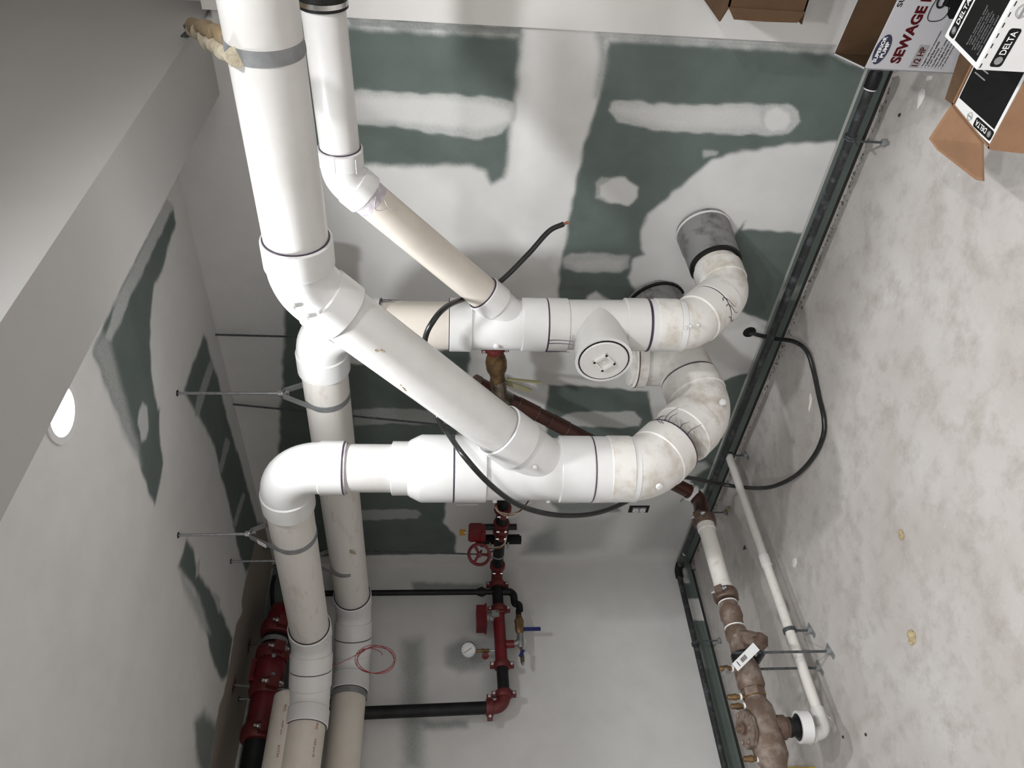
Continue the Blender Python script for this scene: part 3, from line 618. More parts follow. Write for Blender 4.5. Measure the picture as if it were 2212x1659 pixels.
w.sweep(fillet([b0 + DB * 0.05, JB, JB + DN * 0.10], 0.14, 10), 0.0605, 32)
w.rev(b0, DB, [(0, H4 - 0.005), (0.003, H4), (0.066, H4), (0.069, H4 - 0.004)], 36)
wb = w.build('wye', M_PVCF, B)
primer(b0, DB, R4 + 0.004, wb, 0.004)
drips(b0, DB, H4, [(2.3, 0.0, 0.05, 0.1), (2.9, 0.0, 0.05, 0.1), (3.5, 0.0, 0.03, 0.0)], wb)
boss((2.262, YB_ - 0.086, 1.365), (-.2, -1, 0), wb, 0.010, 0.006)
pb2 = pipe((2.279, YB_, 1.51), (2.275, YB_, 1.80), R6, M_PVCB, B)
primer((2.284, YB_, 1.529), DN, H6 - 0.002, B, 0.002)
eB, q0, q1 = elbow((2.275, YB_, 1.976), (0, 0, 1), (-1, 0, 0.012), R6, H6, 0.088, 0.125, M_PVCF, B)
drips((2.279, YB_, q0[2]), DN, R6, [(1.3, 0.0, 0.05, 0.0), (0.9, 0.01, 0.05, 0.1), (0.8, 0.0, 0.04, 0.2)], pb2)
primer((2.277, YB_, q0[2]), DN, H6 - 0.003, B, 0.004)
dBx = unit((-1, 0, 0.012))
CB = V((0.27, YB_, 1.985))
ea, u0, u1 = elbow(CB + V((0.115, 0, 0)), dBx, d45, R6, H6, 0.085, 0.14, M_PVCF, B)
v1 = u1 + d45 * (0.085 + 0.14 * math.tan(math.pi / 8))
eb, u2, u3 = elbow(v1, d45, dL, R6, H6, 0.085, 0.14, M_PVCF, B)
pbl = pipe(q1 - dBx * 0.02, u0 + dBx * 0.02, R6, M_PVCS, B)
primer(u0, dBx, R6 + 0.006, B, 0.005); primer(u1, d45, H6 - 0.002, B, 0.003, m=M_MARK); primer(u3, dL, R6 + 0.005, B, 0.004, m=M_MARK)
drips(u1, d45, H6, [(math.pi * 1.35, 0.0, 0.06, 0.05)], eb, M_MARK, 'witness_mark')
MB().obox((1.02, YB_ - R6 * 0.93, 1.955), (0.012, 0, 0), (0, 0.001, 0.0), (0, 0.012, 0.03)).build('tape_scrap', M_TAPE, pbl)
pipe(u3 - dL * 0.02, (u3[0], -4.58, u3[2] + 0.02), R6, M_PVCB, B)
# tee with cleanout plug
t = MB().rev((2.293, YB_, 1.112), (0, 0, 1), lip(0, 0.075, H6), 40).rev((2.301, YB_, 0.830), (0, 0, 1), lip(0, 0.083, H6), 40)
t.cyl((2.300, YB_, 0.85), (2.294, YB_, 1.13), 0.089, 40)
TC = V((2.297, YB_, 1.008))
t.rev(TC, (0, -1, 0), [(0, 0.088), (0.10, 0.088), (0.135, 0.0955), (0.185, 0.0965), (0.187, 0.093)], 40)
tb = t.build('cleanout_tee', M_PVC, B)
pc = TC + V((0, -0.1865, 0))
pg = MB().rev(pc, (0, -1, 0), [(0, 0.082), (0.005, 0.082), (0.008, 0.079), (0.008, 0.0)], 40).build('cleanout_plug', M_PVC, tb)
MB().ring(pc, (0, -1, 0), 0.080, 0.0865, -0.002, 0.0035).build('plug_gap', M_GASKET, tb)
MB().ring(pc, (0, -1, 0), 0.088, 0.0975, -0.002, 0.002).build('socket_rim', M_PVCF, tb)
a1, a2 = unit((1, 0, 0.9)), unit((-0.9, 0, 1))
mb = MB()
for sg in (-1, 1):
    mb.obox(pc + V((0, -0.012, 0)) + a1 * sg * 0.024, a1 * 0.004, V((0, 0.006, 0)), a2 * 0.028)
    mb.obox(pc + V((0, -0.012, 0)) + a2 * sg * 0.024, a2 * 0.004, V((0, 0.006, 0)), a1 * 0.028)
mb.build('square_socket', M_PVCS, pg)
MB().rev(pc + V((0, -0.008, 0)), (0, -1, 0), [(0, 0.007), (0.003, 0.006)], 14).build('centre_nub', M_PVCS, pg)
mb = MB()
for k in range(5):
    z = 0.93 + 0.004 * k
    pts = [TC + V((0.09 * math.sin(w_), -0.09 * math.cos(w_) - 0.0005, 0.085 - 0.006 * k + 0.02 * math.sin(2 * w_ + k))) for w_ in np.linspace(-0.6 + .1 * k, 0.25, 7)]
    mb.sweep(pts, 0.0013, 5)
mb.build('primer_drips', M_PRIMERF, tb)['kind'] = 'stuff'
drips((2.292, YB_, 1.187), DN, H6, [(w_, 0.0, 0.085 if i else 0.05, 0.02) for i, w_ in enumerate((4.05, 3.85, 3.2, 3.05, 5.6))], tb)
primer((2.2915, YB_, 1.187), DN, H6 - 0.002, B, 0.005)
K1 = V((2.303, YB_, 0.672))
dV1 = unit((0.02, 1, -1)); dV = unit((0.075, 0.42, 0.03))
ec, t0, t1 = elbow(K1, DN, dV1, R6, H6, 0.085, 0.115, M_PVCD, B)
MB().cyl((2.301, YB_, 0.70), (2.300, YB_, 0.85), H6 - 0.001, 40).build('coupling', M_PVCF, B)
primer((2.3005, YB_, 0.829), DN, H6 - 0.0005, B, 0.008)
for (x, z) in ((0.052, 0.715), (0.060, 0.70), (0.066, 0.675)): boss((2.303 + x, YB_ - 0.076, z), (0.5, -0.85, 0), ec, 0.006, 0.008)
K2 = K1 + dV1 * 0.262
ed, t2, t3 = elbow(K2, dV1, dV, R6, H6, 0.075, 0.115, M_PVCD, B)
primer(t1, dV1, H6 - 0.002, B, 0.004)
drips(t1 - dV1 * 0.02, dV1, H6, [(3.9, 0.0, 0.05, 0.3), (4.2, 0.0, 0.06, 0.3), (4.6, 0.0, 0.045, 0.2)], ed)
wallB = K2 + dV * ((0.01 - K2[1]) / dV[1])
pipe(t3 - dV * 0.02, wallB, R6, M_PVCD, B)
MB().rev(t3 + dV * 0.03, dV, [(0, 0.097), (0.004, 0.101), (0.10, 0.103), (0.105, 0.106), (np.linalg.norm(wallB - t3) - 0.03, 0.109)], 40).build('wall_sleeve', M_SHADEDIRT, B)
MB().ring(t3 + dV * 0.03, dV, 0.083, 0.1015, -0.008, 0.003).build('seal', M_GASKET, B)
MB().ring(wallB - dV * 0.022, dV, 0.106, 0.112, 0, 0.008).build('hole_edge', M_PAINT, B)

# --- two more pipes seen only in slivers
t = thing('beige_pipe', 'beige plastic pipe high on the back wall, behind the scuffed white run', 'drain pipe', (1.3, -0.20, 2.06))
MB().cyl((2.24, -0.20, 2.052), (0.03, -0.20, 2.075), 0.057, 32).build('pipe', M_PVCB, t)
MB().rev((2.24, -0.20, 2.052), (1, 0, 0), [(0, 0.0655), (0.05, 0.0655), (0.055, 0.05)], 32).build('end_cap', M_PVCF, t)
t = thing('printed_pipe', 'beige plastic pipe with red print, tucked above the white line at left', 'drain pipe', (0.49, -2.5, 2.215))
pp = MB().cyl((0.49, -1.03, 2.205), (0.49, -4.58, 2.235), R6, 36).build('pipe', M_PVCB, t)
n_ = unit((0.98, 0, 0.2))
for s_, wd, wl in ((0, 'PVC', 0.03), (0.07, 'NSF-pw', 0.06), (0.17, 'ASTM', 0.05)): text('red_pipe_print', wd, V((0.49, -1.10 - s_, 2.2065)) + n_ * (R6 + 0.0003), (0, -1, 0), n_, wl, 0.012, M_REDP, pp)

# ---------------------------------------------------------------- hangers
def clevis(top, c, r, ax, label, group, tagged=False, bw=0.026, gap=0.075, rod_r=0.0055):
    """threaded rod from the ceiling, teardrop strap round a pipe of radius r centred at c running along ax"""
    t = thing('pipe_hanger', label, 'pipe hanger', top, group)
    c = V(c); ax = unit(ax); side = unit(np.cross((0, 0, 1), ax)); up = V((0, 0, 1)); apex = c + up * (r + gap)
    MB().cyl(top, apex + up * -0.02, rod_r, 10).build('threaded_rod', M_STEEL, t)
    pts = []
    hw = 0.016
    a0 = math.radians(18)
    pts.append(apex + side * hw); 
    for k in range(29):
        w_ = a0 - (math.pi + 2 * a0) * k / 28
        pts.append(c + (r + 0.001) * (math.cos(w_) * side + math.sin(w_) * up))
    pts.append(apex - side * hw)
    MB().band(pts, ax, bw, 0.003, closed=True).build('strap', M_BAND, t)
    n = MB()
    for z in (0.012, -0.014): n.rev(apex + up * z, up, [(-0.006, 0.011), (0.006, 0.011)], 6)
    n.rev(apex + up * 0.003, up, [(-0.003, 0.014), (0.001, 0.014)], 16)
    n.build('nut', M_CHROME, t)
    MB().rev(V(top) - up * 0.001, (0, 0, -1), [(0, 0.012), (0.002, 0.011)], 10).build('hole', M_GASKET, t)
    if tagged: MB().obox(apex + side * -0.046 + up * -0.05 , unit(V((0, -0.6, -1)) ) * 0.02, ax * 0.011, (0, -0.001, 0.0006)).build('barcode_label', M_PAPER, t)
    return t
HG = 'steel strap hangers on the drain lines'
clevis((1.53, -0.875, HC), (1.53, YA, 2.1005), R6 + 0.0015, (1, 0, 0), 'steel strap hanger round the front white run, with a barcode label', HG, True)
clevis((1.935, -0.532, HC), (1.935, YB_, 1.980), R6 + 0.0015, (1, 0, 0), 'steel strap hanger round the scuffed rear run, beside its upper elbow', HG)
clevis((0.83, -0.528, HC), (0.83, YB_, 1.9933), R6 + 0.002, (1, 0, 0), 'steel strap hanger at the far end of the rear run, beside the left wall', HG)
clevis((u3[0], u3[1] - 0.02, HC), (u3[0], u3[1] - 0.02, u3[2]), R6 + 0.004, (0, 1, 0), 'grey strap hanger just past the bend of the rear line', HG)

# the wide band that hangs the front line from the beam, wrapped in tape
t = thing('band_hanger', 'wide grey steel band round the front white pipe, taped up to the beam', 'pipe hanger', (XR, -0.62, 2.33))
xc = 3.345; c = V((xc, YA, 1.9475)); pts = []
for k in range(33):
    w_ = math.radians(125) - 2 * math.pi * k / 32
    pts.append(c + (R6 + 0.002) * (math.cos(w_) * V((0, 1, 0)) + math.sin(w_) * V((0, 0, 1))))
ap = V((xc - 0.005, YA + 0.11, 2.20))
up_ = V((0, 0, 1))
b = MB().band(pts[:-1], (1, 0, 0), 0.034, 0.0035, closed=True).build('band', M_BAND, t)
MB().cyl(pts[8] + V((0.018, -0.004, 0)), pts[8] + V((0.026, -0.008, 0.0)), 0.006, 8).build('bolt', M_STEEL, b)
E1_ = V((3.130, -0.198, 2.325))
def wrap(p, q, r, m, nm, seed):
    g = np.random.default_rng(seed); P = [V(p) + (V(q) - V(p)) * k / 14 for k in range(15)]
    P = [x + g.normal(0, 0.003, 3) for x in P]
    return MB().sweep(P, [r * (1 + 0.28 * math.sin(k * 2.3 + seed) + 0.1 * g.normal()) for k in range(15)], 12).build(nm, m, t)
wrap(c + V((0, -0.082, 0.045)), V(E1_) - V((0, 0.02, 0.03)), 0.017, M_TAPE, 'tape_wrap', 1)
wrap(c + V((0, 0.03, 0.085)), V(E1_) + V((0, 0.03, -0.012)), 0.018, M_TAPE2, 'tape_wrap', 5)
MB().cyl(V(E1_) + V((0.0, 0.005, -0.03)), V((XR - 0.004, E1_[1] + 0.005, E1_[2] + 0.012)), 0.009, 12).rev(V(E1_) + V((-0.004, 0.005, -0.012)), (-0.6, 0, 1), [(-0.008, 0.017), (0.008, 0.017)], 6).build('anchor_rod', M_DARKSTEEL, t)

# ---------------------------------------------------------------- fire sprinkler pipework
def coupling(o, d, r, parent, side, m=None, name='grooved_coupling', bolt_m=None):
    """grooved pipe coupling: two half shells with bolted lugs along +-side, bolts along the third axis"""
    o = V(o); d = unit(d); side = unit(V(side) - d * np.dot(side, d)); k = np.cross(d, side)
    w = r * 0.62
    mb = MB().rev(o, d, [(-w, r * 1.04), (-w * 0.95, r * 1.32), (-w * 0.5, r * 1.42), (w * 0.5, r * 1.42), (w * 0.95, r * 1.32), (w, r * 1.04)], 28)
    for s in (-1, 1): mb.obox(o + side * s * r * 1.62, side * r * 0.42, d * w * 0.7, k * r * 0.45)
    c = mb.build(name, m or M_RED2, parent)
    for s in (-1, 1):
        MB().rev(o + side * s * r * 1.68, k, [(-r * 0.95, r * 0.16), (-r * 0.62, r * 0.16), (-r * 0.62, r * 0.27), (-r * 0.46, r * 0.27), (-r * 0.46, r * 0.16), (r * 0.46, r * 0.16), (r * 0.46, r * 0.28), (r * 0.7, r * 0.28), (r * 0.72, r * 0.16), (r * 0.9, r * 0.15)], 10).build('bolt', bolt_m or M_CHROME, c)
    return c
FR = 0.031; FY, FX, FZ = -0.15, 0.12, 1.219
Fz = thing('sprinkler_riser', 'black and red fire sprinkler pipework turning the far corner, with gauge and valves', 'fire riser', (FX, FY, FZ))
X_, Y_, Z_ = V((1, 0, 0)), V((0, 1, 0)), V((0, 0, 1))
MB().sweep(fillet([(0.165, FY, FZ), (0.96, FY, FZ + 0.006), (0.96, 0.0, FZ + 0.006)], 0.05, 8), FR, 24).build('pipe', M_BLACKP, Fz)
MB().sweep(fillet([(0.19, FY, FZ), (FX, FY, FZ), (FX, FY - 0.07, FZ)], 0.055, 10), FR * 1.05, 24).build('corner_elbow', M_RED2, Fz)
coupling((0.198, FY, FZ), X_, FR, Fz, -Y_); coupling((FX, FY - 0.078, FZ), Y_, FR, Fz, Z_)
MB().cyl((FX, FY - 0.07, FZ), (FX, -0.40, FZ), FR, 24).build('pipe', M_BLACKP, Fz)
coupling((FX, -0.385, FZ - 0.002), Y_, FR, Fz, Z_)
rb = MB().cyl((FX, -0.37, FZ), (FX, -0.70, FZ - 0.004), FR * 1.06, 24).build('red_body', M_RED, Fz)
coupling((FX, -0.711, FZ - 0.005), Y_, FR, Fz, Z_)
MB().cyl((FX, -0.70, FZ - 0.005), (FX, -0.86, FZ - 0.008), FR, 24).build('pipe', M_BLACKP, Fz)
coupling((FX, -0.868, FZ - 0.008), Y_, FR, Fz, Z_)
MB().sweep(fillet([(FX, -0.86, FZ - 0.008), (FX, -0.935, FZ - 0.008), (FX, -0.935, FZ + 0.06)], 0.055, 10), FR * 1.06, 24).build('elbow', M_RED2, Fz)
coupling((FX, -0.935, FZ + 0.068), Z_, FR, Fz, -Y_)
MB().cyl((FX, -0.935, FZ + 0.06), (FX, -0.955, 2.33), FR * 1.02, 24).build('pipe', M_BLACKP, Fz)
# valve, couplings and bracket on the back wall run
coupling((0.735, FY, FZ + 0.004), X_, FR * 1.05, Fz, -Y_)
coupling((0.60, FY, FZ + 0.003), X_, FR, Fz, -Y_); coupling((0.535, FY, FZ + 0.002), X_, FR, Fz, -Y_)
vb = MB().cyl((0.60, FY, FZ + 0.002), (0.535, FY, FZ + 0.002), FR * 1.1, 24).cyl((0.585, FY - 0.01, FZ - 0.08), (0.585, FY - 0.01, FZ + 0.12), 0.017, 16).build('butterfly_valve', M_BLACKP, Fz)
MB().obox((0.605, FY - 0.06, 1.362), (0.055, 0, 0), (0, 0.022, 0), (0, 0, 0.030)).obox((0.605, FY - 0.06, 1.395), (0.050, 0, 0), (0, 0.019, 0), (0, 0, 0.005)).obox((0.60, FY - 0.06, 1.322), (0.04, 0, 0), (0, 0.028, 0), (0, 0, 0.012)).build('gear_box', M_RED, vb)
hw = V((0.505, FY - 0.13, 1.340)); hn = unit((0.62, -0.75, 0.2)); ha, hb_, _ = frame(hn)
ring = [hw + 0.056 * (math.cos(w_) * ha + math.sin(w_) * hb_) for w_ in np.linspace(0, 2 * math.pi, 33)]
wh = MB().sweep(ring, 0.0085, 10, cap=False)
for w_ in (0.5, 2.6, 4.7): wh.sweep([hw, hw + 0.028 * (math.cos(w_) * ha + math.sin(w_) * hb_) - hn * 0.004, hw + 0.054 * (math.cos(w_) * ha + math.sin(w_) * hb_)], 0.0075, 8)
wh.rev(hw - hn * 0.008, hn, [(0, 0.014), (0.018, 0.014), (0.02, 0.008)], 14); wh.cyl(hw, hw - hn * 0.07, 0.006, 8)
wh.build('hand_wheel', M_RED, vb)
MB().cyl((0.605, FY - 0.06, 1.395), (0.605, FY - 0.06, 1.425), 0.006, 10).build('stem', M_STEEL, vb)
MB().obox((0.607, FY - 0.06, 1.432), (0.024, 0, 0), (0, 0.003, 0), (0, 0, 0.016)).build('position_flag', M_AMBER, vb)
br = MB().box((0.362, FY + 0.032, FZ - 0.125), (0.400, FY + 0.064, FZ + 0.13)).box((0.352, FY + 0.060, FZ - 0.115), (0.410, FY + 0.066, FZ + 0.12)).build('wall_bracket', M_BLACKP, Fz)
for z in (-0.05, 0.05): MB().cyl((0.380, FY + 0.034, FZ + z), (0.350, FY + 0.01, FZ + z), 0.006, 8).build('bolt', M_STEEL, br)
for i, (m_, s) in enumerate(((M_WIREW, 0), (M_WIREO, 1), (M_GASKET, 2), (M_WIREW, 3), (M_WIREO, 4), (M_WIREW, 5))):
    g = np.random.default_rng(40 + i); j = lambda k: g.normal(0, k, 3)
    MB().sweep(spline([V((0.505, FY - 0.075, 1.33)) + j(.004), V((0.46, FY - 0.055, 1.275)) + j(.006), V((0.43, FY - 0.035, 1.235)) + j(.004), V((0.455, FY - 0.034, 1.20)) + j(.004), V((0.50, FY + 0.0, 1.19)) + j(.006)], 6), 0.0022, 6).build('signal_wire', m_, Fz)
    a0, r0 = 0.3 * i, 0.036 + 0.004 * i
    MB().sweep(spline([V((0.80, FY - 0.035, FZ + 0.05)) + j(.004), V((0.765, FY - 0.045, FZ + 0.02)) + j(.006), V((0.75, FY - 0.05, FZ - 0.03)) + j(.008), V((0.77, FY - 0.04, FZ - 0.085)) + j(.008), V((0.83, FY - 0.03, FZ - 0.125)) + j(.008)], 6), 0.0022, 6).build('signal_wire', m_, Fz)
# flow switch, gauge, test and drain valves on the left wall run
fs = MB().box((FX - 0.045, -0.500, FZ + 0.075), (FX + 0.05, -0.382, FZ + 0.125)).box((FX - 0.05, -0.506, FZ + 0.068), (FX + 0.055, -0.376, FZ + 0.078)).build('flow_switch_box', M_RED, Fz)
MB().rev((FX, -0.435, FZ + 0.03), Z_, [(0, 0.022), (0.02, 0.022), (0.025, 0.030), (0.045, 0.030)], 18).obox((FX, -0.428, FZ + 0.02), (0.037, 0, 0), (0, 0.02, 0), (0, 0, 0.02)).build('saddle', M_GREYM, fs)
MB().cyl((FX + 0.01, -0.405, FZ + 0.035), (FX + 0.01, -0.405, FZ + 0.07), 0.009, 6).build('saddle_bolt', M_CHROME, fs)
pts = [(FX + 0.035 * math.sin(w_) * 1.12, -0.418, FZ - 0.004 + 0.035 * math.cos(w_) * 1.12) for w_ in np.linspace(-2.2, 2.2, 20)]
MB().sweep(pts, 0.004, 8).build('u_bolt', M_BRASS, fs)
gp = V((FX + 0.02, -0.632, 1.390)); gn = unit((0.80, -0.56, 0.12))
gz = FZ + 0.085
MB().cyl((FX, -0.628, FZ + 0.03), (FX, -0.628, FZ + 0.065), 0.006, 10).build('nipple', M_STEEL, Fz)
gv = MB().rev((FX, -0.628, FZ + 0.058), Z_, [(0, 0.009), (0.012, 0.011), (0.02, 0.0085), (0.034, 0.012), (0.05, 0.008), (0.07, 0.009), (0.085, 0.007)], 12).build('gauge_cock', M_BRASS, Fz)
MB().cyl((FX, -0.630, FZ + 0.085), (FX + 0.03, -0.668, FZ + 0.083), 0.006, 8).build('cock_stem', M_BRASS, gv)
kn = V((FX + 0.034, -0.673, FZ + 0.083)); MB().rev(kn, (0.6, -0.75, 0), [(-0.004, 0.012), (0, 0.019), (0.006, 0.019), (0.008, 0.008)], 10).build('cock_knob', M_RED, gv)
ga = MB().rev(gp - gn * 0.03, gn, [(0, 0.034), (0.004, 0.041), (0.03, 0.042), (0.034, 0.040), (0.034, 0.036), (0.031, 0.0355)], 32).build('gauge', M_GREYM, Fz)
MB().rev(gp + gn * 0.0008, gn, [(0, 0.0355), (0.0005, 0.0355)], 32).build('dial', M_WHITEC, ga)
ra = unit(np.cross(gn, Z_)) * -1; ua = np.cross(gn, ra)
if ua[2] < 0: ua = -ua
mb = MB()
for k in range(11):
    w_ = math.radians(225 - 27 * k); dd = math.cos(w_) * ra + math.sin(w_) * ua
    mb.obox(gp + gn * 0.0016 + dd * 0.028, dd * 0.0032, np.cross(gn, dd) * 0.0009, gn * 0.0002)
mb.build('dial_tick', M_BLACKC, ga)['kind'] = 'stuff'
dd = unit(ra * -0.55 + ua * 0.83); MB().obox(gp + gn * 0.0022 + dd * 0.004, dd * 0.024, np.cross(gn, dd) * 0.0011, gn * 0.0002).build('needle', M_BLACKC, ga)
# bypass drain below the run
MB().cyl((FX, -0.272, FZ - 0.03), (FX, -0.272, 2.30), 0.0165, 18).build('drain_riser', M_BLACKP, Fz)
MB().rev((FX, -0.272, FZ + 0.068), Z_, [(0, 0.021), (0.012, 0.023), (0.012, 0.028), (0.032, 0.028), (0.032, 0.023), (0.048, 0.021)], 12).build('union', M_BLACKP, Fz)
MB().sweep(fillet([(FX, -0.272, FZ - 0.02), (FX, -0.272, FZ - 0.092), (FX, -0.335, FZ - 0.092)], 0.035, 8), 0.021, 18).sweep(fillet([(FX, -0.31, FZ - 0.092), (FX, -0.352, FZ - 0.092), (FX + 0.01, -0.358, FZ - 0.118), (FX + 0.01, -0.40, FZ - 0.118)], 0.018, 6), 0.020, 18).build('drain_bend', M_BLACKP, Fz)
DZ = FZ - 0.112
MB().cyl((FX, -0.39, DZ), (FX, -0.44, DZ), 0.0155, 16).build('nipple', M_BLACKP, Fz)
dv = MB().rev((FX, -0.425, DZ), -Y_, [(0, 0.017), (0.018, 0.02), (0.025, 0.026), (0.045, 0.026), (0.05, 0.024), (0.085, 0.026), (0.10, 0.022), (0.11, 0.017)], 8).build('ball_valve', M_BRASS, Fz)
MB().obox((FX + 0.012, -0.512, DZ - 0.062), (0.004, 0, 0), (0, 0.010, 0), (0, 0, 0.052)).build('lever', M_BLUE, dv)
MB().rev((FX, -0.530, DZ + 0.0), -Y_, [(0, 0.016), (0.015, 0.019), (0.07, 0.019), (0.085, 0.015)], 14).cyl((FX, -0.575, DZ), (FX, -0.595, DZ + 0.04), 0.017, 12).build('outlet_tee', M_STEEL, Fz)
MB().cyl((FX, -0.592, FZ - 0.03), (FX, -0.592, FZ - 0.075), 0.021, 14).build('side_outlet', M_RED, rb)
tv = MB().cyl((FX, -0.61, DZ + 0.0), (FX, -0.652, DZ - 0.004), 0.007, 10).rev((FX, -0.650, DZ - 0.004), -Y_, [(0, 0.010), (0.02, 0.012), (0.05, 0.010)], 10).build('test_valve', M_BRASS, Fz)
MB().rev((FX, -0.698, DZ - 0.006), -Y_, [(0, 0.010), (0.014, 0.009), (0.018, 0.004)], 10).build('outlet_tip', M_CHROME, tv)
MB().obox((FX + 0.018, -0.655, DZ - 0.0), (0.002, 0, 0), (0, 0.020, -0.010), (0, 0.004, 0.008)).build('lever', M_BLUE, tv)
# hanger rods of the run
def rod_hanger(top, c, r, ax, label, slack=0.0):
    t = thing('rod_hanger', label, 'pipe hanger', top, 'thin rod hangers of the fire pipe'); c = V(c); ax = unit(ax); side = unit(np.cross(Z_, ax)); ap = c + Z_ * (r + 0.035)
    MB().cyl(top, ap - Z_ * 0.01, 0.0045, 8).build('threaded_rod', M_DARKSTEEL, t)
    pts = [ap + side * 0.012] + [c + (r + 0.0006) * (math.cos(w_) * side + math.sin(w_) * Z_) for w_ in np.linspace(0.3, -math.pi - 0.3, 20)] + [ap - side * 0.012]
    MB().band(pts, ax, 0.014, 0.002).build('loop', M_BAND, t)
    MB().rev(ap, Z_, [(-0.006, 0.008), (0.008, 0.008)], 6).build('nut', M_STEEL, t)
rod_hanger((0.31, -0.10, HC), (0.31, FY, FZ), FR, X_, 'thin steel rod hanging the black fire pipe beside the far corner')
# --- upper red line along the left wall
Rz = thing('red_valve_line', 'dark red check valve line high along the left wall', 'fire riser', (0.30, -0.9, 2.37)); RX, RZ, RR = 0.30, 2.372, 0.057
MB().sweep(fillet([(0.10, -0.40, RZ + 0.02), (RX - 0.01, -0.48, RZ), (RX, -0.60, RZ)], 0.09, 8), RR * 1.05, 28).build('elbow', M_RED, Rz)
MB().cyl((RX, -0.58, RZ), (RX, -0.74, RZ), RR, 28).build('pipe', M_BLACKP, Rz)
for y in (-0.590, -0.725, -0.905, -1.115): coupling((RX, y, RZ), Y_, RR, Rz, V((0.9, 0, -0.45)))
MB().rev((RX, -0.725, RZ), -Y_, [(0, 0.062), (0.03, 0.064), (0.05, 0.074), (0.12, 0.076), (0.15, 0.066), (0.18, 0.062)], 28).obox((RX - 0.01, -0.815, RZ + 0.06), (0.045, 0, 0), (0, 0.055, 0), (0, 0, 0.025)).build('check_valve', M_RED, Rz)
MB().rev((RX, -0.905, RZ), -Y_, [(0, 0.06), (0.03, 0.064), (0.18, 0.064), (0.21, 0.06)], 28).build('valve_body', M_RED, Rz)
for (dy, an) in ((-0.765, 0.3), (-0.860, 0.45)): MB().rev((RX + 0.07 * math.cos(an), dy, RZ + 0.07 * -math.sin(an)), (math.cos(an), 0, -math.sin(an)), [(0, 0.011), (0.012, 0.011), (0.014, 0.007)], 8).build('plug', M_GREYM, Rz)
MB().cyl((RX, -1.10, RZ), (RX, -4.58, RZ - 0.02), RR, 28).build('pipe', M_BLACKP, Rz)
MB().sweep(fillet([(FX, -0.955, 2.30), (FX, -0.955, RZ - 0.02), (RX, -1.0, RZ - 0.01)], 0.03, 6), FR, 20).build('feed', M_BLACKP, Rz)
def loop_hanger(top, c, r, label):
    t = thing('pipe_hanger', label, 'pipe hanger', top, 'hangers of the red line'); c = V(c)
    MB().cyl(top, c + Z_ * (r + 0.02), 0.0055, 10).build('threaded_rod', M_STEEL, t)
    pts = [c + (r + 0.001) * (math.cos(w_) * X_ + math.sin(w_) * Z_) for w_ in np.linspace(2 * math.pi, 0, 33)[:-1]]
    MB().band(pts, Y_, 0.024, 0.003).build('strap', M_BAND, t)
    g = np.random.default_rng(int(-top[1] * 100)); pol = []
    for k in range(14):
        w_ = 2 * math.pi * k / 14; q = (0.012 if k % 2 else 0.026) * g.uniform(0.8, 1.7); pol.append(V(top) + V((q * 0.8 * math.cos(w_), q * math.sin(w_) * 1.3, -0.002)))
    MB().prism(pol, (0, 0, -1), 0.0006).build('paint_splash', M_RED2, t)
loop_hanger((0.20, -0.625, HC), (RX, -0.658, RZ), RR + 0.002, 'grey loop strap between two red couplings of the upper line')
t = thing('hanger_rod', 'bare steel rod in a red paint splash, hanging past the red valve', 'pipe hanger', (0.325, -0.887, HC), 'hangers of the red line')
MB().cyl((0.325, -0.887, HC), (0.37, -0.955, 2.08), 0.0055, 10).build('threaded_rod', M_STEEL, t)
g = np.random.default_rng(3); pol = []
for k in range(16):
    w_ = 2 * math.pi * k / 16; q = (0.014 if k % 2 else 0.03) * g.uniform(0.8, 1.7); pol.append(V((0.325 + q * 0.8 * math.cos(w_), -0.887 + q * 1.4 * math.sin(w_), HC - 0.002)))
MB().prism(pol, (0, 0, -1), 0.0006).build('paint_splash', M_RED2, t)
# strap and cable in the top corner
t = thing('perforated_strap', 'short perforated steel strap in the upper far corner', 'strap', (0.1, -0.12, HC))
sp = MB().obox((0.12, -0.075, 2.47), (0.035, 0.0, -0.040), (0, 0.0115, 0), (0.0008, 0, 0.0008)).build('strip', M_GREYM, t)
for k in (-1, 0, 1): MB().rev(V((0.12, -0.075, 2.47)) + V((0.035, 0, -0.040)) * 0.6 * k + V((0.0008, 0, 0.0008)), (1, 0, 1), [(0, 0.0045), (0.0004, 0.0045)], 10).build('hole', M_GASKET, sp)
tag(MB().sweep(spline([(0.03, -0.10, 2.50), (0.035, -0.17, 2.50), (0.035, -0.26, 2.485), (0.04, -0.40, 2.45), (0.045, -0.50, 2.40)], 8), 0.011, 12).build('conduit', M_CABLE), 'black flexible conduit in the upper far corner above the red elbow', 'conduit')

# ---------------------------------------------------------------- copper supply and backflow preventer
Cu = thing('copper_supply', 'dark copper water pipe slanting down the back wall with a bronze valve', 'water pipe', (1.5, -0.15, 1.2))
cT, cB = V((1.627, -0.140, 1.386)), V((1.140, -0.360, 0.355)); cd = unit(cB - cT)
MB().cyl(cT, cB, 0.033, 24).build('pipe', M_COPPER, Cu)
L_ = np.linalg.norm(cB - cT)
for s0_, s1_ in ((0.20, 0.30), (0.37, 0.46)): MB().rev(cT + cd * s0_, cd, lip(0, s1_ - s0_, 0.0355, 0.002), 24).build('sleeve', M_COPPER, Cu)
for s_ in (0.20, 0.30, 0.37, 0.46): MB().ring(cT + cd * s_, cd, 0.033, 0.0365, -0.001, 0.001).build('solder_ring', M_SOLDER, Cu)
MB().rev(cT, -cd, [(0, 0.036), (0.03, 0.036), (0.036, 0.026), (0.04, 0.0)], 20).build('end_cap', M_BRONZE2, Cu)
vy = -0.215; v0, v1_, v2_, v3 = V((1.895, -0.215, 1.332)), V((1.809, -0.215, 1.317)), V((1.723, -0.215, 1.312)), V((1.636, -0.215, 1.298))
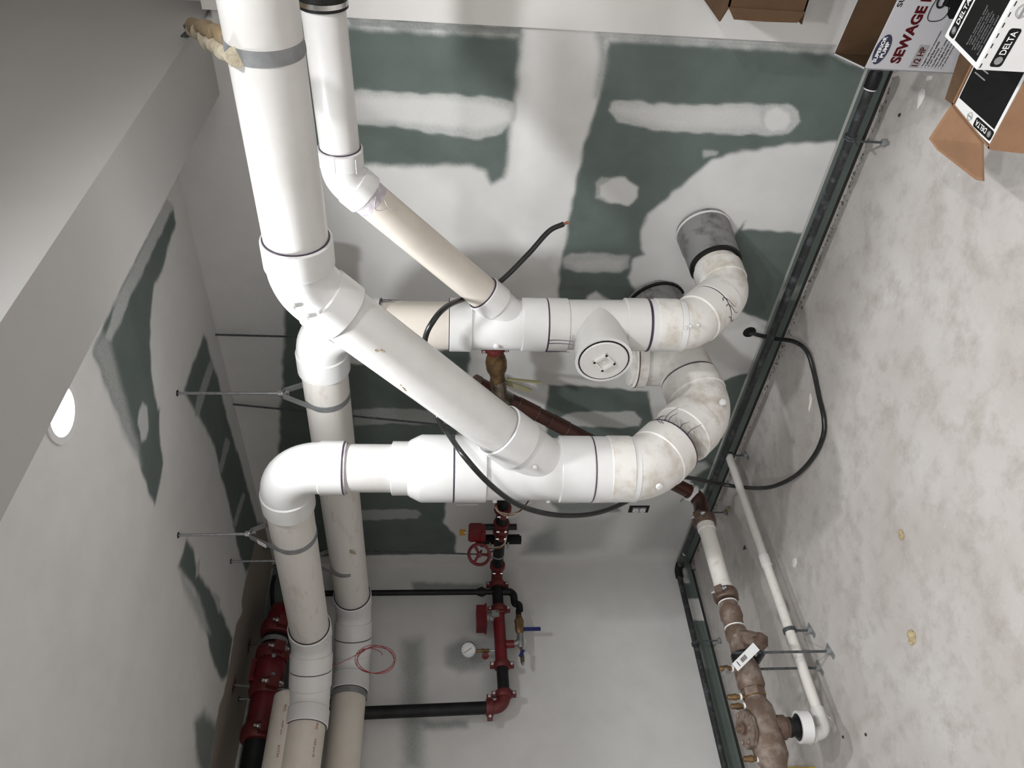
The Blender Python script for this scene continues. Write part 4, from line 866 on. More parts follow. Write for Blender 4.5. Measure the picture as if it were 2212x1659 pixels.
vd = unit(v2_ - v0)
vv = MB().rev(v0, vd, [(0, 0.028), (0.03, 0.030), (0.035, 0.040), (0.06, 0.045), (0.105, 0.044), (0.12, 0.034), (0.135, 0.034), (0.14, 0.030), (0.175, 0.030)], 12).build('check_valve', M_BRASS, Cu)
coupling(v0 - vd * 0.01, vd, 0.028, Cu, Z_, M_RED2)
MB().cyl(v0 - vd * 0.01, v0 - vd * 0.12, 0.028, 20).build('nipple', M_COPPER, Cu)
MB().sweep(fillet([v0 - vd * 0.10, v0 - vd * 0.17, (v0[0] + 0.17, 0.0, v0[2])], 0.03, 6), 0.028, 20).build('wall_bend', M_COPPER, Cu)
jn = cT + cd * 0.15
MB().sweep(fillet([v0 + vd * 0.165, v3, jn + (v3 - jn) * 0.3, jn], 0.02, 6), 0.034, 20).build('elbow', M_SOLDER, Cu)
lv = V((1.709, -0.200, 1.276))
MB().obox(lv + V((-0.035, 0.0, -0.055)), unit((-0.45, 0, -1)) * 0.065, V((0, 0.003, 0)), unit((1, 0, -0.45)) * 0.012).build('lever', M_OLIVE, vv)
MB().obox(lv + V((0.01, -0.01, -0.08)), unit((-0.12, 0, -1)) * 0.075, V((0, 0.006, 0.0)), unit((1, 0.3, -0.12)) * 0.0035).build('lever', M_OLIVE, vv)
tag(MB().cyl((1.785, -0.02, HC), v0 - vd * 0.03 + V((0, 0.02, 0.04)), 0.0045, 8).build('hanger_rod', M_DARKSTEEL), 'thin steel rod from the ceiling edge down to the bronze valve', 'pipe hanger', 'thin rod hangers of the fire pipe')
tag(MB().cyl((1.36, -0.02, HC), (1.304, -0.120, 1.276), 0.0045, 8).build('hanger_rod', M_DARKSTEEL), 'thin steel rod from the ceiling edge passing behind the thick stack', 'pipe hanger', 'thin rod hangers of the fire pipe')
# backflow assembly close to the floor
BX, BZ = 1.165, 0.337
Bf = thing('backflow_preventer', 'dusty bronze backflow preventer on rods above the floor, fed by a white pipe', 'backflow preventer', (BX, -1.2, 0.0))
MB().sweep(fillet([cB - cd * 0.01, cB + cd * 0.06, (BX, -0.50, BZ), (BX, -0.56, BZ)], [0, 0.06, 0.05, 0], 8), 0.036, 24).build('elbow', M_COPPER, Bf)
cl = MB().rev(cB + cd * 0.005, cd, [(-0.012, 0.037), (-0.012, 0.044), (0.012, 0.044), (0.012, 0.037)], 24).build('pipe_clamp', M_WHITEC, Bf)
MB().cyl(cB + V((0.045, 0.0, -0.005)), cB + V((0.062, 0.0, -0.010)), 0.007, 8).cyl(cB + V((-0.05, 0.0, 0.02)), cB + V((-0.075, 0.0, 0.03)), 0.005, 8).build('clamp_bolt', M_STEEL, cl)
sd = V((0.75, 0.0, 0.65))
coupling((BX, -0.548, BZ), Y_, 0.037, Bf, sd, M_BRONZE2, bolt_m=M_STEEL)
wp = MB().cyl((BX, -0.55, BZ), (BX, -0.94, BZ), 0.0365, 28).build('white_pipe', M_PVCS, Bf)
for y in (-0.585, -0.905): MB().rev((BX, y, BZ), -Y_, [(-0.018, 0.037), (-0.016, 0.0405), (0.016, 0.0405), (0.018, 0.037)], 28).build('collar', M_PVCS, wp)
coupling((BX, -0.935, BZ), Y_, 0.037, Bf, sd, M_BRONZE2, bolt_m=M_STEEL)
MB().rev((BX, -0.965, BZ), -Y_, [(0, 0.034), (0.01, 0.038), (0.03, 0.040), (0.034, 0.045), (0.075, 0.047), (0.085, 0.041), (0.115, 0.040), (0.118, 0.036)], 12).build('union', M_BRONZE, Bf)
MB().ring((BX, -0.968, BZ), -Y_, 0.034, 0.0395, 0, 0.004).build('thread_seal', M_WPRINT, Bf)
MB().ring((BX, -1.082, BZ), -Y_, 0.036, 0.0425, 0, 0.004).build('thread_seal', M_WPRINT, Bf)
st = MB().rev((BX, -1.083, BZ), -Y_, [(0, 0.036), (0.01, 0.044), (0.05, 0.046), (0.058, 0.040), (0.12, 0.042), (0.16, 0.046), (0.19, 0.040)], 10).sweep([(BX, -1.12, BZ), (BX + 0.055, -1.165, BZ - 0.03), (BX + 0.085, -1.19, BZ - 0.048)], [0.030, 0.034, 0.033], 10).build('strainer', M_BRONZE, Bf)
MB().rev((BX + 0.080, -1.186, BZ - 0.045), (0.85, -0.7, -0.5), [(0, 0.036), (0.022, 0.036), (0.026, 0.024)], 6).build('strainer_cap', M_BRONZE2, st)
MB().rev((BX, -1.20, BZ), -Y_, [(0, 0.047), (0.03, 0.047)], 24).build('saddle', M_GASKET, Bf)
MB().rev((BX, -1.24, BZ), -Y_, [(0, 0.042), (0.02, 0.051), (0.09, 0.053), (0.105, 0.046)], 28).build('nut_collar', M_BRONZE, Bf)
MB().rev((BX, -1.34, BZ), -Y_, [(0, 0.046), (0.035, 0.046)], 6).rev((BX, -1.372, BZ), -Y_, [(0, 0.040), (0.02, 0.040)], 24).build('hex_union', M_BRONZE, Bf)
MB().ring((BX, -1.374, BZ), -Y_, 0.038, 0.0425, 0, 0.006).build('union_ring', M_BRASS, Bf)
bd = MB().rev((BX, -1.385, BZ), -Y_, [(0, 0.040), (0.012, 0.046), (0.03, 0.055), (0.08, 0.060), (0.11, 0.062), (0.17, 0.062), (0.21, 0.062), (0.235, 0.050), (0.25, 0.044), (0.33, 0.046)], 24)
bd.cyl((BX + 0.0, -1.49, BZ), (BX + 0.01, -1.495, BZ - 0.062), 0.040, 20)
bd = bd.build('body', M_BRONZE, Bf)
MB().sweep(fillet([(BX, -1.70, BZ), (BX, -2.5, BZ), (BX, -2.5, 0.0)], 0.08, 8), 0.0365, 24).build('outlet_pipe', M_BRONZE, Bf)
cn = unit((0.25, 0.0, 1.0)); ca = unit((0, 1, 0)); cb = np.cross(cn, ca); cc = V((BX + 0.012, -1.50, BZ + 0.060))
oc = [cc + ca * 0.072 * math.cos(w_) * (1.0 if abs(math.cos(w_)) > .5 else 1) + cb * 0.052 * math.sin(w_) for w_ in np.linspace(0, 2 * math.pi, 9)[:-1] + math.pi / 8]
cv = MB().prism(oc, cn, 0.010).prism([p + cn * 0.012 for p in oc], cn, 0.011).build('cover', M_BRONZE, bd)
for k, w_ in enumerate(np.linspace(0, 2 * math.pi, 7)[:-1] + 0.3):
    MB().rev(cc + ca * 0.055 * math.cos(w_) + cb * 0.038 * math.sin(w_) + cn * 0.022, cn, [(0, 0.010), (0.009, 0.010), (0.012, 0.006)], 6).build('bolt', M_BRONZE, cv)
MB().rev(cc + cn * 0.022, cn, [(0, 0.020), (0.014, 0.020), (0.016, 0.012), (0.028, 0.008), (0.03, 0.002)], 8).build('centre_plug', M_BRONZE, cv)
for i, (y, x) in enumerate(((-1.255, -0.005), (-1.372, 0.0), (-1.412, 0.01), (-1.60, 0.0))):
    p = V((BX + x, y, BZ + 0.035))
    tc = MB().cyl(p, p + Z_ * 0.022, 0.009, 10).rev(p + Z_ * 0.026, Z_, [(0, 0.010), (0.01, 0.010), (0.012, 0.013), (0.022, 0.013), (0.03, 0.0105), (0.04, 0.011), (0.046, 0.008)], 10).build('test_cock', M_BRASS, Bf)
    MB().ring(p + Z_ * 0.017, Z_, 0.008, 0.0125, 0, 0.007).build('thread_seal', M_WPRINT, tc)
rp = V((BX + 0.01, -1.495, BZ - 0.060)); rd_ = unit((0.05, -0.03, -1))
MB().rev(rp, rd_, [(-0.012, 0.044), (0.016, 0.044), (0.018, 0.038), (0.03, 0.036)], 20).build('relief_port', M_BRONZE2, Bf)
ag = MB().rev(rp + rd_ * 0.028, rd_, [(0, 0.033), (0.004, 0.036), (0.014, 0.036), (0.016, 0.032), (0.024, 0.032), (0.027, 0.036), (0.034, 0.036), (0.036, 0.046), (0.046, 0.056)], 28).build('air_gap_frame', M_GASKET, Bf)
MB().rev(rp + rd_ * 0.078, rd_, [(-0.012, 0.052), (-0.012, 0.0575), (0.030, 0.0575), (0.034, 0.052)], 32).build('air_gap_cup', M_PVCF, Bf)
# barcode tag and yellow blade
q0_, q1_, q2_, q3_ = (V(p) for p in ((1.272, -1.291, 0.434), (1.272, -1.321, 0.419), (1.272, -1.237, 0.309), (1.272, -1.206, 0.326)))
tgo = MB().prism([q0_, q1_, q2_, q3_], (1, -0.4, 0), 0.0012).build('paper_tag', M_PAPER, Bf)
tx = unit(q3_ - q0_); ty = unit(q1_ - q0_); tn = unit((1, 0, 0)); tl = np.linalg.norm(q3_ - q0_); tw = np.linalg.norm(q1_ - q0_)
for k in range(7): MB().obox(q0_ + tx * tl * (0.30 + 0.035 * k) + ty * tw * 0.5 + tn * 0.0022, tx * tl * (0.006 + 0.005 * (k % 2)), ty * tw * 0.24, tn * 0.0003).build('barcode_bar', M_BLACKC, tgo)
MB().obox(q0_ + tx * tl * 0.16 + ty * tw * 0.5 + tn * 0.0022, tx * tl * 0.012, ty * tw * 0.3, tn * 0.0003).build('tag_slot', M_BLACKC, tgo)
MB().cyl(q0_ + tx * tl * 0.05 + ty * tw * 0.5, (BX + 0.045, -1.245, BZ + 0.03), 0.0012, 6).build('tag_tie', M_GASKET, tgo)
mt = V((1.200, -1.295, 0.417)); MB().prism([mt, mt + V((0.0, 0.025, 0.015)), mt + V((0.0, -0.005, 0.045))], (1, -.5, 0), 0.001).build('steel_tag', M_STEEL, Bf)
yb = V((1.220, -1.187, 0.290)); MB().prism([yb + V((0, 0.02, 0.012)), yb + V((0.0, -0.015, -0.05)), yb + V((0.0, 0.002, -0.005))], (1, -.4, 0), 0.0012).build('yellow_tie', M_OLIVE, Bf)
# floor rods
def floor_stand(x, y, h, label, group, plate=0.034, r=0.005, nut=None):
    t = thing('floor_stand', label, 'pipe stand', (x, y, 0), group)
    MB().cyl((x, y, 0), (x, y, h), r, 10).build('rod', M_DARKSTEEL, t)
    MB().obox((x, y, 0.002), (plate * 0.28, plate * 0.1, 0), (-plate * 0.3, plate * 0.95, 0), (0, 0, 0.002)).build('foot_plate', M_GREYM, t)
    MB().rev((x, y, 0.004), Z_, [(0, 0.013), (0.014, 0.013), (0.016, 0.009)], 10).build('socket', M_GREYM, t)
    return t
FS = 'threaded rods standing on the floor'
s_ = floor_stand(1.228, -1.225, 0.400, 'dark floor rod in front of the backflow preventer, crossing the paper tag', FS)
MB().rev((1.228, -1.225, BZ - 0.02), Z_, [(-0.008, 0.011), (0.008, 0.011)], 6).build('nut', M_STEEL, s_)
MB().obox((1.165, -1.228, BZ - 0.054), (0.08, 0, 0), (0, 0.014, 0), (0, 0, 0.004)).build('cross_bar', M_DARKSTEEL, s_)
floor_stand(1.100, -1.231, 0.400, 'dark floor rod behind the backflow preventer, beside a test cock', FS)
# thin white discharge pipe
PX, PZ = 1.140, 0.096
Tp = thing('discharge_pipe', 'thin white plastic pipe running low over the floor beside the backflow preventer', 'drain pipe', (PX, -0.8, 0))
MB().cyl((PX - 0.012, -0.10, PZ), (PX - 0.005, -0.72, PZ), 0.0195, 20).build('pipe', M_PVCS, Tp)
MB().rev((PX - 0.005, -0.715, PZ), -Y_, lip(0, 0.06, 0.0235, 0.002), 20).build('coupling', M_PVC, Tp)
MB().cyl((PX - 0.004, -0.75, PZ), (PX + 0.006, -1.47, PZ), 0.0205, 20).build('pipe', M_PVCS, Tp)
MB().sweep(fillet([(PX + 0.006, -1.415, PZ), (PX + 0.006, -1.50, PZ), (PX + 0.0, -1.515, PZ + 0.055)], 0.03, 8), 0.0255, 20).build('elbow', M_PVC, Tp)
MB().rev((PX + 0.002, -1.508, PZ + 0.040), (-0.05, -0.25, 1), [(0, 0.024), (0.008, 0.031), (0.014, 0.031), (0.018, 0.026), (0.026, 0.031), (0.034, 0.031), (0.036, 0.024)], 20).build('adapter', M_PVC, Tp)
s_ = floor_stand(PX + 0.002, -1.088, PZ - 0.02, 'short floor rod with a black ring carrying the thin white pipe', FS)
MB().ring((PX + 0.002, -1.088, PZ), Y_, 0.021, 0.028, -0.007, 0.007).build('ring', M_DARKSTEEL, s_)
s_ = floor_stand(PX - 0.012, -0.115, PZ - 0.018, 'short floor rod at the wall end of the thin white pipe', FS)
MB().ring((PX - 0.012, -0.115, PZ), Y_, 0.0197, 0.025, -0.006, 0.006).build('ring', M_DARKSTEEL, s_)
# ---------------------------------------------------------------- black pipe along the foot of the walls
Bk = thing('black_floor_pipe', 'black steel pipe splashed with white paint, along the foot of both walls', 'pipe', (0.11, -0.12, 0.13))
MB().cyl((0.10, -0.122, 0.130), (3.085, -0.120, 0.121), 0.0168, 20).build('pipe', M_SPLASH, Bk)
MB().sweep(fillet([(0.15, -0.122, 0.130), (0.10, -0.122, 0.130), (0.10, -0.175, 0.131)], 0.03, 8), 0.024, 18).build('elbow', M_BLACKP, Bk)
MB().cyl((0.10, -0.15, 0.131), (0.10, -4.55, 0.15), 0.0168, 20).build('pipe', M_SPLASH, Bk)
MB().rev((3.05, -0.120, 0.121), X_, [(-0.028, 0.017), (-0.027, 0.0235), (0.02, 0.0235), (0.03, 0.019)], 18).build('end_fitting', M_BLACKP, Bk)
MB().ring((3.018, -0.120, 0.121), X_, 0.0168, 0.021, 0, 0.012).build('thread_seal', M_WPRINT, Bk)
for (p, ax, lb) in (((2.845, -0.121, 0.122), X_, 'floor rod and ring under the black pipe, by the open pump box'), ((0.70, -0.121, 0.128), X_, 'floor rod and ring under the black pipe, behind the copper bend'), ((0.10, -0.600, 0.133), Y_, 'floor rod and ring under the black pipe, along the left wall')):
    s_ = floor_stand(p[0] + (0.035 if ax is Y_ else 0), p[1] - (0.03 if ax is X_ else 0), p[2] - 0.004, lb, FS, plate=0.02, r=0.004)
    for k in (-0.004, 0.005): MB().ring(V(p) + ax * k, ax, 0.017, 0.0225, -0.003, 0.003).build('ring', M_DARKSTEEL, s_)
    MB().rev((p[0] + (0.035 if ax is Y_ else 0), p[1] - (0.03 if ax is X_ else 0), p[2]), (-ax[1], ax[0], 0), [(-0.034, 0.004), (0.008, 0.007)], 8).build('ring_neck', M_DARKSTEEL, s_)

# ---------------------------------------------------------------- cable, outlet, wire
cab = thing('black_cable', 'thick black cable looping between the white pipes and across the floor', 'cable', (1.843, 0, 0.162))
cp = [(2.539, -0.260, 1.127), (2.519, -0.280, 1.180), (2.452, -0.330, 1.253), (2.382, -0.410, 1.359), (2.401, -0.520, 1.468), (2.433, -0.610, 1.534), (2.430, -0.680, 1.578), (2.359, -0.700, 1.608), (2.222, -0.720, 1.608), (2.083, -0.780, 1.564), (2.116, -0.900, 1.522), (2.125, -1.000, 1.473), (2.034, -1.030, 1.395), (1.931, -1.030, 1.304), (1.850, -1.010, 1.208), (1.762, -0.960, 1.094), (1.658, -0.870, 0.956), (1.567, -0.750, 0.813), (1.484, -0.600, 0.654), (1.376, -0.460, 0.495), (1.103, -0.270, 0.211), (1.118, -0.311, 0.085), (1.308, -0.465, 0.050), (1.496, -0.557, 0.022), (1.667, -0.598, 0.013), (1.791, -0.594, 0.012), (1.851, -0.548, 0.012), (1.883, -0.461, 0.012), (1.931, -0.345, 0.014), (1.969, -0.266, 0.030), (1.948, -0.183, 0.050), (1.894, -0.100, 0.096), (1.869, -0.050, 0.141), (1.843, 0.0, 0.162)]
MB().sweep(spline(cp, 8), 0.0095, 12).build('sheath', M_CABLE, cab)
MB().cyl(cp[0], (2.544, -0.255, 1.109), 0.0055, 10).build('bare_end', M_CU, cab)
MB().rev((1.845, 0.0, 0.165), -Y_, [(0.0005, 0.03), (0.002, 0.026)], 14).build('wall_hole', M_GASKET, cab)
ol = thing('wall_outlet', 'uncovered duplex outlet in a steel box on the back wall beside the far corner', 'outlet', (0.533, 0, 0.43))
MB().box((0.503, -0.004, 0.372), (0.563, -0.0005, 0.486)).build('box_rim', M_GASKET, ol)
MB().box((0.511, -0.010, 0.390), (0.555, -0.003, 0.468)).build('yoke', M_STEEL, ol)
for z in (0.409, 0.449):
    fc = MB().rev((0.533, -0.010, z), -Y_, [(0, 0.0165), (0.004, 0.0165), (0.0045, 0.015)], 18).build('receptacle', M_WPRINT, ol)
    for x in (-0.006, 0.006): MB().box((0.533 + x - 0.001, -0.0152, z - 0.004), (0.533 + x + 0.001, -0.0145, z + 0.004)).build('slot', M_BLACKC, fc)
rw = thing('red_wire_coil', 'loose coil of thin red wire in front of the rear white pipe', 'wire', (0.420, -0.794, 1.924))
g = np.random.default_rng(11); c = V((0.420, -0.819, 1.851)); pts = [V((0.420, -0.850, 2.055)), V((0.420, -0.821, 1.998)), V((0.420, -0.789, 1.942))]
e1 = V((0.420, -0.821, 1.755)) - c; e2_ = V((0.420, -0.754, 1.860)) - c
for k in range(1, 40):
    w_ = math.pi * 0.85 - 2 * math.pi * k / 13; q = 1 + 0.09 * math.sin(k * 0.9)
    pts.append(c + q * (math.cos(w_) * e1 + math.sin(w_) * e2_) + V((0.01 * math.sin(k * .7), 0, 0)))
pts += [V((0.420, -0.759, 1.882)), V((0.420, -0.779, 1.831)), V((0.420, -0.798, 1.821))]
MB().sweep(spline(pts, 4), 0.0016, 6).build('strand', M_WIRER, rw)
MB().sweep(spline([(0.425, -0.789, 1.946), (0.430, -0.785, 1.919), (0.420, -0.763, 1.904), (0.415, -0.765, 1.931), (0.425, -0.789, 1.946)], 5), 0.0016, 6).build('twist', M_WIRER, rw)

# ---------------------------------------------------------------- cartons
def card_box(t, o, ex, ey, h, m, th=0.004, inside=None, name='side'):
    """open carton: four side panels and a bottom; ex, ey = edge vectors from corner o"""
    o, ex, ey = V(o), V(ex), V(ey); ux, uy = unit(ex), unit(ey); ps = []
    for p, q, n in ((o, ex, uy), (o + ey, ex, -uy), (o, ey, ux), (o + ex, ey, -ux)):
        ps.append(MB().prism([p, p + q, p + q + n * th, p + n * th], Z_, h).build('side_panel', m, t, smooth=0))
        if inside: MB().prism([p + n * (th + 0.0002) + unit(q) * th, p + q + n * (th + 0.0002) - unit(q) * th, p + q + n * (th + 0.0008) - unit(q) * th, p + n * (th + 0.0008) + unit(q) * th], Z_, h - 0.0005).build('lining', inside, ps[-1], smooth=0)
    MB().prism([o, o + ex, o + ex + ey, o + ey], Z_, th).build('bottom_panel', m, t, smooth=0)
    return ps
def slab(a, b, c, d, n, th=0.003): return MB().prism([a, b, c, d], n, th)
# pump carton
PB = V((3.254, -0.582, 0)); fx = unit((0.187, -0.031, 0)); fb = unit((-0.037, 0.204, 0)); PH = 0.42; fn = -np.cross(fx, Z_) * -1
fn = unit(np.cross(fx, Z_)); 
if fn[1] > 0: fn = -fn
pbx = thing('pump_carton', 'open white printed carton of a sewage pump, standing by the back wall', 'box', tuple(PB))
sides = card_box(pbx, PB, fx * 0.34, fb * 0.207, PH, M_GREYC, 0.004, M_KRAFTSHADE)
fr = sides[0]
F = lambda a, z: PB + fx * a + Z_ * z
ov = [F(0.058, 0.399) + fx * 0.042 * math.cos(w_) + Z_ * 0.0195 * math.sin(w_) for w_ in np.linspace(0, 2 * math.pi, 37)[:-1]]
MB().prism(ov, fn, 0.0006).build('oval_emblem', M_NAVY, fr, smooth=0)
text('brand_lettering', 'SUPERIOR', F(0.022, 0.400), fx, fn, 0.072, 0.0105, M_WPRINT, fr, lift=0.0010, bold=0.025)
text('brand_lettering', 'PUMP', F(0.036, 0.386), fx, fn, 0.044, 0.0105, M_WPRINT, fr, lift=0.0010, bold=0.025)
text('title_lettering', 'SEWAGE PUMP', F(0.022, 0.333), fx, fn, 0.268, 0.029, M_REDC, fr, bold=0.045)
text('subtitle_lettering', 'SUBMERSIBLE', F(0.172, 0.403), fx, fn, 0.15, 0.0135, M_BLACKC, fr, bold=0.02)
MB().prism([F(0.012, 0.274), F(0.077, 0.274), F(0.077, 0.302), F(0.012, 0.302)], fn, 0.0005).build('power_panel', M_GPRINT, fr, smooth=0)
text('power_lettering', '1/2 HP', F(0.017, 0.279), fx, fn, 0.054, 0.018, M_REDC, fr, lift=0.0009, bold=0.025)
for k, s in enumerate(('Rugged cast iron construction', 'Tethered float switch', '2" NPT discharge', 'Handles up to 2" solids', 'Non-clogging vortex impeller', 'Carrying handle included', '10\' power cord included')):
    text('bullet_line', '\u2022 ' + s, F(0.013, 0.262 - 0.0095 * k), fx, fn, 0.0036 * len(s), 0.0062, M_BLACKC, fr, bold=0.03)
MB().prism([F(0.150, 0.165), F(0.295, 0.165), F(0.295, 0.260), F(0.275, 0.275), F(0.162, 0.275), F(0.150, 0.262)], fn, 0.0005).build('pump_picture', M_BLACKC, fr, smooth=0)
MB().prism([F(0.178, 0.275), F(0.222, 0.275), F(0.212, 0.300), F(0.184, 0.300)], fn, 0.0005).build('pump_picture', M_BLACKC, fr, smooth=0)
MB().sweep([V(F(0.194, 0.304)) + fn * 0.0008 + fx * 0.017 * math.cos(w_) + Z_ * 0.012 * math.sin(w_) for w_ in np.linspace(0, 2 * math.pi, 21)], 0.0026, 6, cap=False).build('handle_picture', M_BLACKC, fr)
MB().sweep(spline([V(p) + fn * 0.0005 for p in (F(0.182, 0.282), F(0.165, 0.274), F(0.145, 0.284), F(0.143, 0.315), F(0.170, 0.324), F(0.21, 0.320))], 6), 0.0011, 6).build('cord_picture', M_BLACKC, fr)
# kraft carton with a white faucet box inside
KH = 0.25; K0 = V((3.224, -0.965, 0)); kx = V((0.36, -0.006, 0)); ky = V((0.018, 0.209, 0))
kc = thing('kraft_carton', 'open brown kraft carton with torn flaps on the floor, a white box inside', 'box', tuple(K0))
card_box(kc, K0, kx, ky, KH, M_KRAFT, 0.005)
def flap(pts, n, m=None, th=0.004):
    return MB().prism(pts, n, th).build('flap', m or M_KRAFT, kc, smooth=0)
flap([K0 + Z_ * KH + ky * 0.12, K0 + Z_ * KH + ky * 0.98, K0 + V((-0.085, 0.222, KH + 0.005)), K0 + V((-0.10, 0.19, KH - 0.01)), K0 + V((-0.105, 0.045, KH - 0.045)), K0 + V((-0.095, 0.02, KH - 0.05))], (0.4, 0, 1))
flap([K0 + ky + Z_ * KH, K0 + ky + kx + Z_ * KH, K0 + ky + kx + V((0, 0.05, KH + 0.012)), K0 + ky + kx * 0.6 + V((0, 0.045, KH + 0.015)), K0 + ky + kx * 0.3 + V((0, 0.032, KH + 0.02)), K0 + ky + V((0.005, 0.018, KH + 0.012))], (0, 1, -.6), M_KRAFTSHADE)
flap([K0 + Z_ * KH, K0 + kx + Z_ * KH, K0 + kx + V((0, -0.02, KH - 0.11)), K0 + kx * 0.5 + V((0, -0.022, KH - 0.10)), K0 + V((0.0, -0.018, KH - 0.115))], (0, -1, 0.2))
def delta_logo(t, o, xd, n, w, h):
    xd = unit(xd); n = unit(n); yd = np.cross(n, xd); o = V(o)
    r = h * 0.25; pol = []
    for (cx, cy, a0) in ((w - r, r, -math.pi / 2), (w - r, h - r, 0), (r, h - r, math.pi / 2), (r, r, math.pi)):
        for k in range(5): a = a0 + math.pi / 2 * k / 4; pol.append(o + xd * (cx + r * math.cos(a)) + yd * (cy + r * math.sin(a)))
    MB().prism(pol, n, 0.0005).build('logo_plate', M_BLACKC, t, smooth=0)
    text('logo_lettering', 'DELTA', o + xd * (w * 0.33) + yd * h * 0.24, xd, n, w * 0.60, h * 0.52, M_WPRINT, t, lift=0.0009, bold=0.012)
    cc = o + xd * w * 0.17 + yd * h * 0.5
    MB().rev(cc, n, [(0.0006, h * 0.32), (0.0010, h * 0.32)], 20).build('logo_disc', M_STEEL, t)
    MB().prism([cc + n * 0.0011 + (math.cos(a) * xd + math.sin(a) * yd) * h * 0.26 for a in (0.5, 2.6, 4.7)], n, 0.0003).build('logo_triangle', M_GPRINT, t, smooth=0)
def badge(t, o, xd, n, r):
    xd = unit(xd); n = unit(n); yd = np.cross(n, xd); o = V(o)
    MB().ring(o, n, r * 0.9, r, 0.0003, 0.0007, 24).build('seal_ring', M_GPRINT, t)
    MB().ring(o, n, r * 0.72, r * 0.78, 0.0003, 0.0007, 24).build('seal_ring', M_GPRINT, t)
    MB().prism([o + xd * a * r + yd * b * r + n * 0.0004 for a, b in ((-1.1, -.2), (1.1, -.2), (1.1, .2), (-1.1, .2))], n, 0.0004).build('seal_banner', M_GPRINT, t, smooth=0)
DI = thing('faucet_box', 'white faucet box with black top panel lying inside the kraft carton', 'box', (3.40, -0.86, 0.012))
o = V((3.232, -0.958, 0.010)); MB().box((3.2335, -0.9585, 0.007), (3.575, -0.768, KH - 0.001)).build('body', M_WHITEC, DI, smooth=0)
zt = KH - 0.001
MB().box((3.266, -0.949, zt), (3.57, -0.772, zt + 0.0005)).build('black_panel', M_BLACKC, DI, smooth=0)
delta_logo(DI, (3.262, -0.955, zt), (0, 1, 0), (0, 0, 1), 0.085, 0.024)
badge(DI, (3.250, -0.845, zt), (0, 1, 0), (0, 0, 1), 0.0105)
for k in range(4): MB().box((3.335 + 0.016 * k, -0.835, zt + 0.0006), (3.338 + 0.016 * k, -0.785, zt + 0.0009)).build('text_rule', M_GPRINT, DI, smooth=0)
UB = thing('faucet_box', 'small white faucet box with black top, resting askew on the kraft carton', 'box', (3.58, -0.92, KH))
U0 = V((3.421, -1.0, KH + 0.001)); ux = unit((0.30, -0.03, 0)); uy = unit((0.012, 0.164, 0)); uz = Z_; UL, UW, UH = 0.33, 0.164, 0.149
MB().prism([U0, U0 + ux * UL, U0 + ux * UL + uy * UW, U0 + uy * UW], Z_, UH).build('body', M_WHITEC, UB, smooth=0)
T = lambda a, b: U0 + ux * a + uy * b + Z_ * UH
MB().prism([T(0.010, 0.014), T(UL, 0.014), T(UL, 0.122), T(0.010, 0.122)], Z_, 0.0005).build('black_panel', M_BLACKC, UB, smooth=0)
delta_logo(UB, T(0.008, 0.128), ux, Z_, 0.092, 0.026)
for k in range(7): text('small_print', 'single handle faucet with lever' if k % 2 else 'finish stainless steel', T(0.022 + 0.004 * (k % 3), 0.070 - 0.0085 * k), ux, Z_, 0.085 - 0.008 * (k % 3), 0.005, M_GPRINT, UB, lift=0.0012)
un = unit(np.cross(ux, Z_)); un = un if un[1] < 0 else -un
Q = lambda a, z: U0 + ux * a + Z_ * z
delta_logo(UB, Q(0.008, 0.098), ux, un, 0.084, 0.028)
badge(UB, Q(0.128, 0.120), ux, un, 0.015)
for k in range(14): MB().prism([Q(0.004 + 0.022 * k, UH - 0.006), Q(0.014 + 0.022 * k, UH - 0.006), Q(0.014 + 0.022 * k, UH - 0.0035), Q(0.004 + 0.022 * k, UH - 0.0035)], un, 0.0004).build('perforation', M_BLACKC, UB, smooth=0)
# cartons stacked by the right wall; only the open end of the upper one reaches into the picture
sb = thing('plain_carton', 'plain brown carton on the floor, mostly outside the picture', 'box', (3.79, -0.31, 0))
MB().box((3.60, -0.42, 0), (3.98, -0.03, 0.525)).build('body', M_KRAFT, sb, smooth=0)
MB().box((3.60, -0.245, 0.525), (3.98, -0.205, 0.5258)).build('tape', M_TAPE, sb, smooth=0)
oc_ = thing('open_carton', 'brown carton lying on its side, its dark open end reaching in at the upper edge', 'box', (3.6, -0.19, 0.527))
x0, x1, y0, y1, z0, z1 = 3.318, 3.85, -0.34, -0.03, 0.527, 0.755; th = 0.005
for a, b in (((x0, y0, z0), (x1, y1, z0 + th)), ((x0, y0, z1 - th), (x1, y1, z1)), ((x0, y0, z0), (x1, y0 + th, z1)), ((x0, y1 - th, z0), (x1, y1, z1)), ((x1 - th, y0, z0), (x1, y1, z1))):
    MB().box(a, b).build('side_panel', M_KRAFTSHADE, oc_, smooth=0)
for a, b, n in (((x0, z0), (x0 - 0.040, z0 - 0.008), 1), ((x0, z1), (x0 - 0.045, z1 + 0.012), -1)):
    MB().prism([(a[0], y0, a[1]), (a[0], y1, a[1]), (b[0], y1 - 0.01, b[1]), (b[0], y0 + 0.012, b[1])], (0.2, 0, n), 0.004).build('flap', M_KRAFTSHADE, oc_, smooth=0)
MB().prism([(x0, y0, z0), (x0, y0, z1), (x0 - 0.028, y0 - 0.012, z1 - 0.02), (x0 - 0.03, y0 - 0.01, (z0 + z1) / 2), (x0 - 0.027, y0 - 0.012, z0 + 0.02)], (0, -1, 0), 0.004).build('flap', M_KRAFTSHADE, oc_, smooth=0)

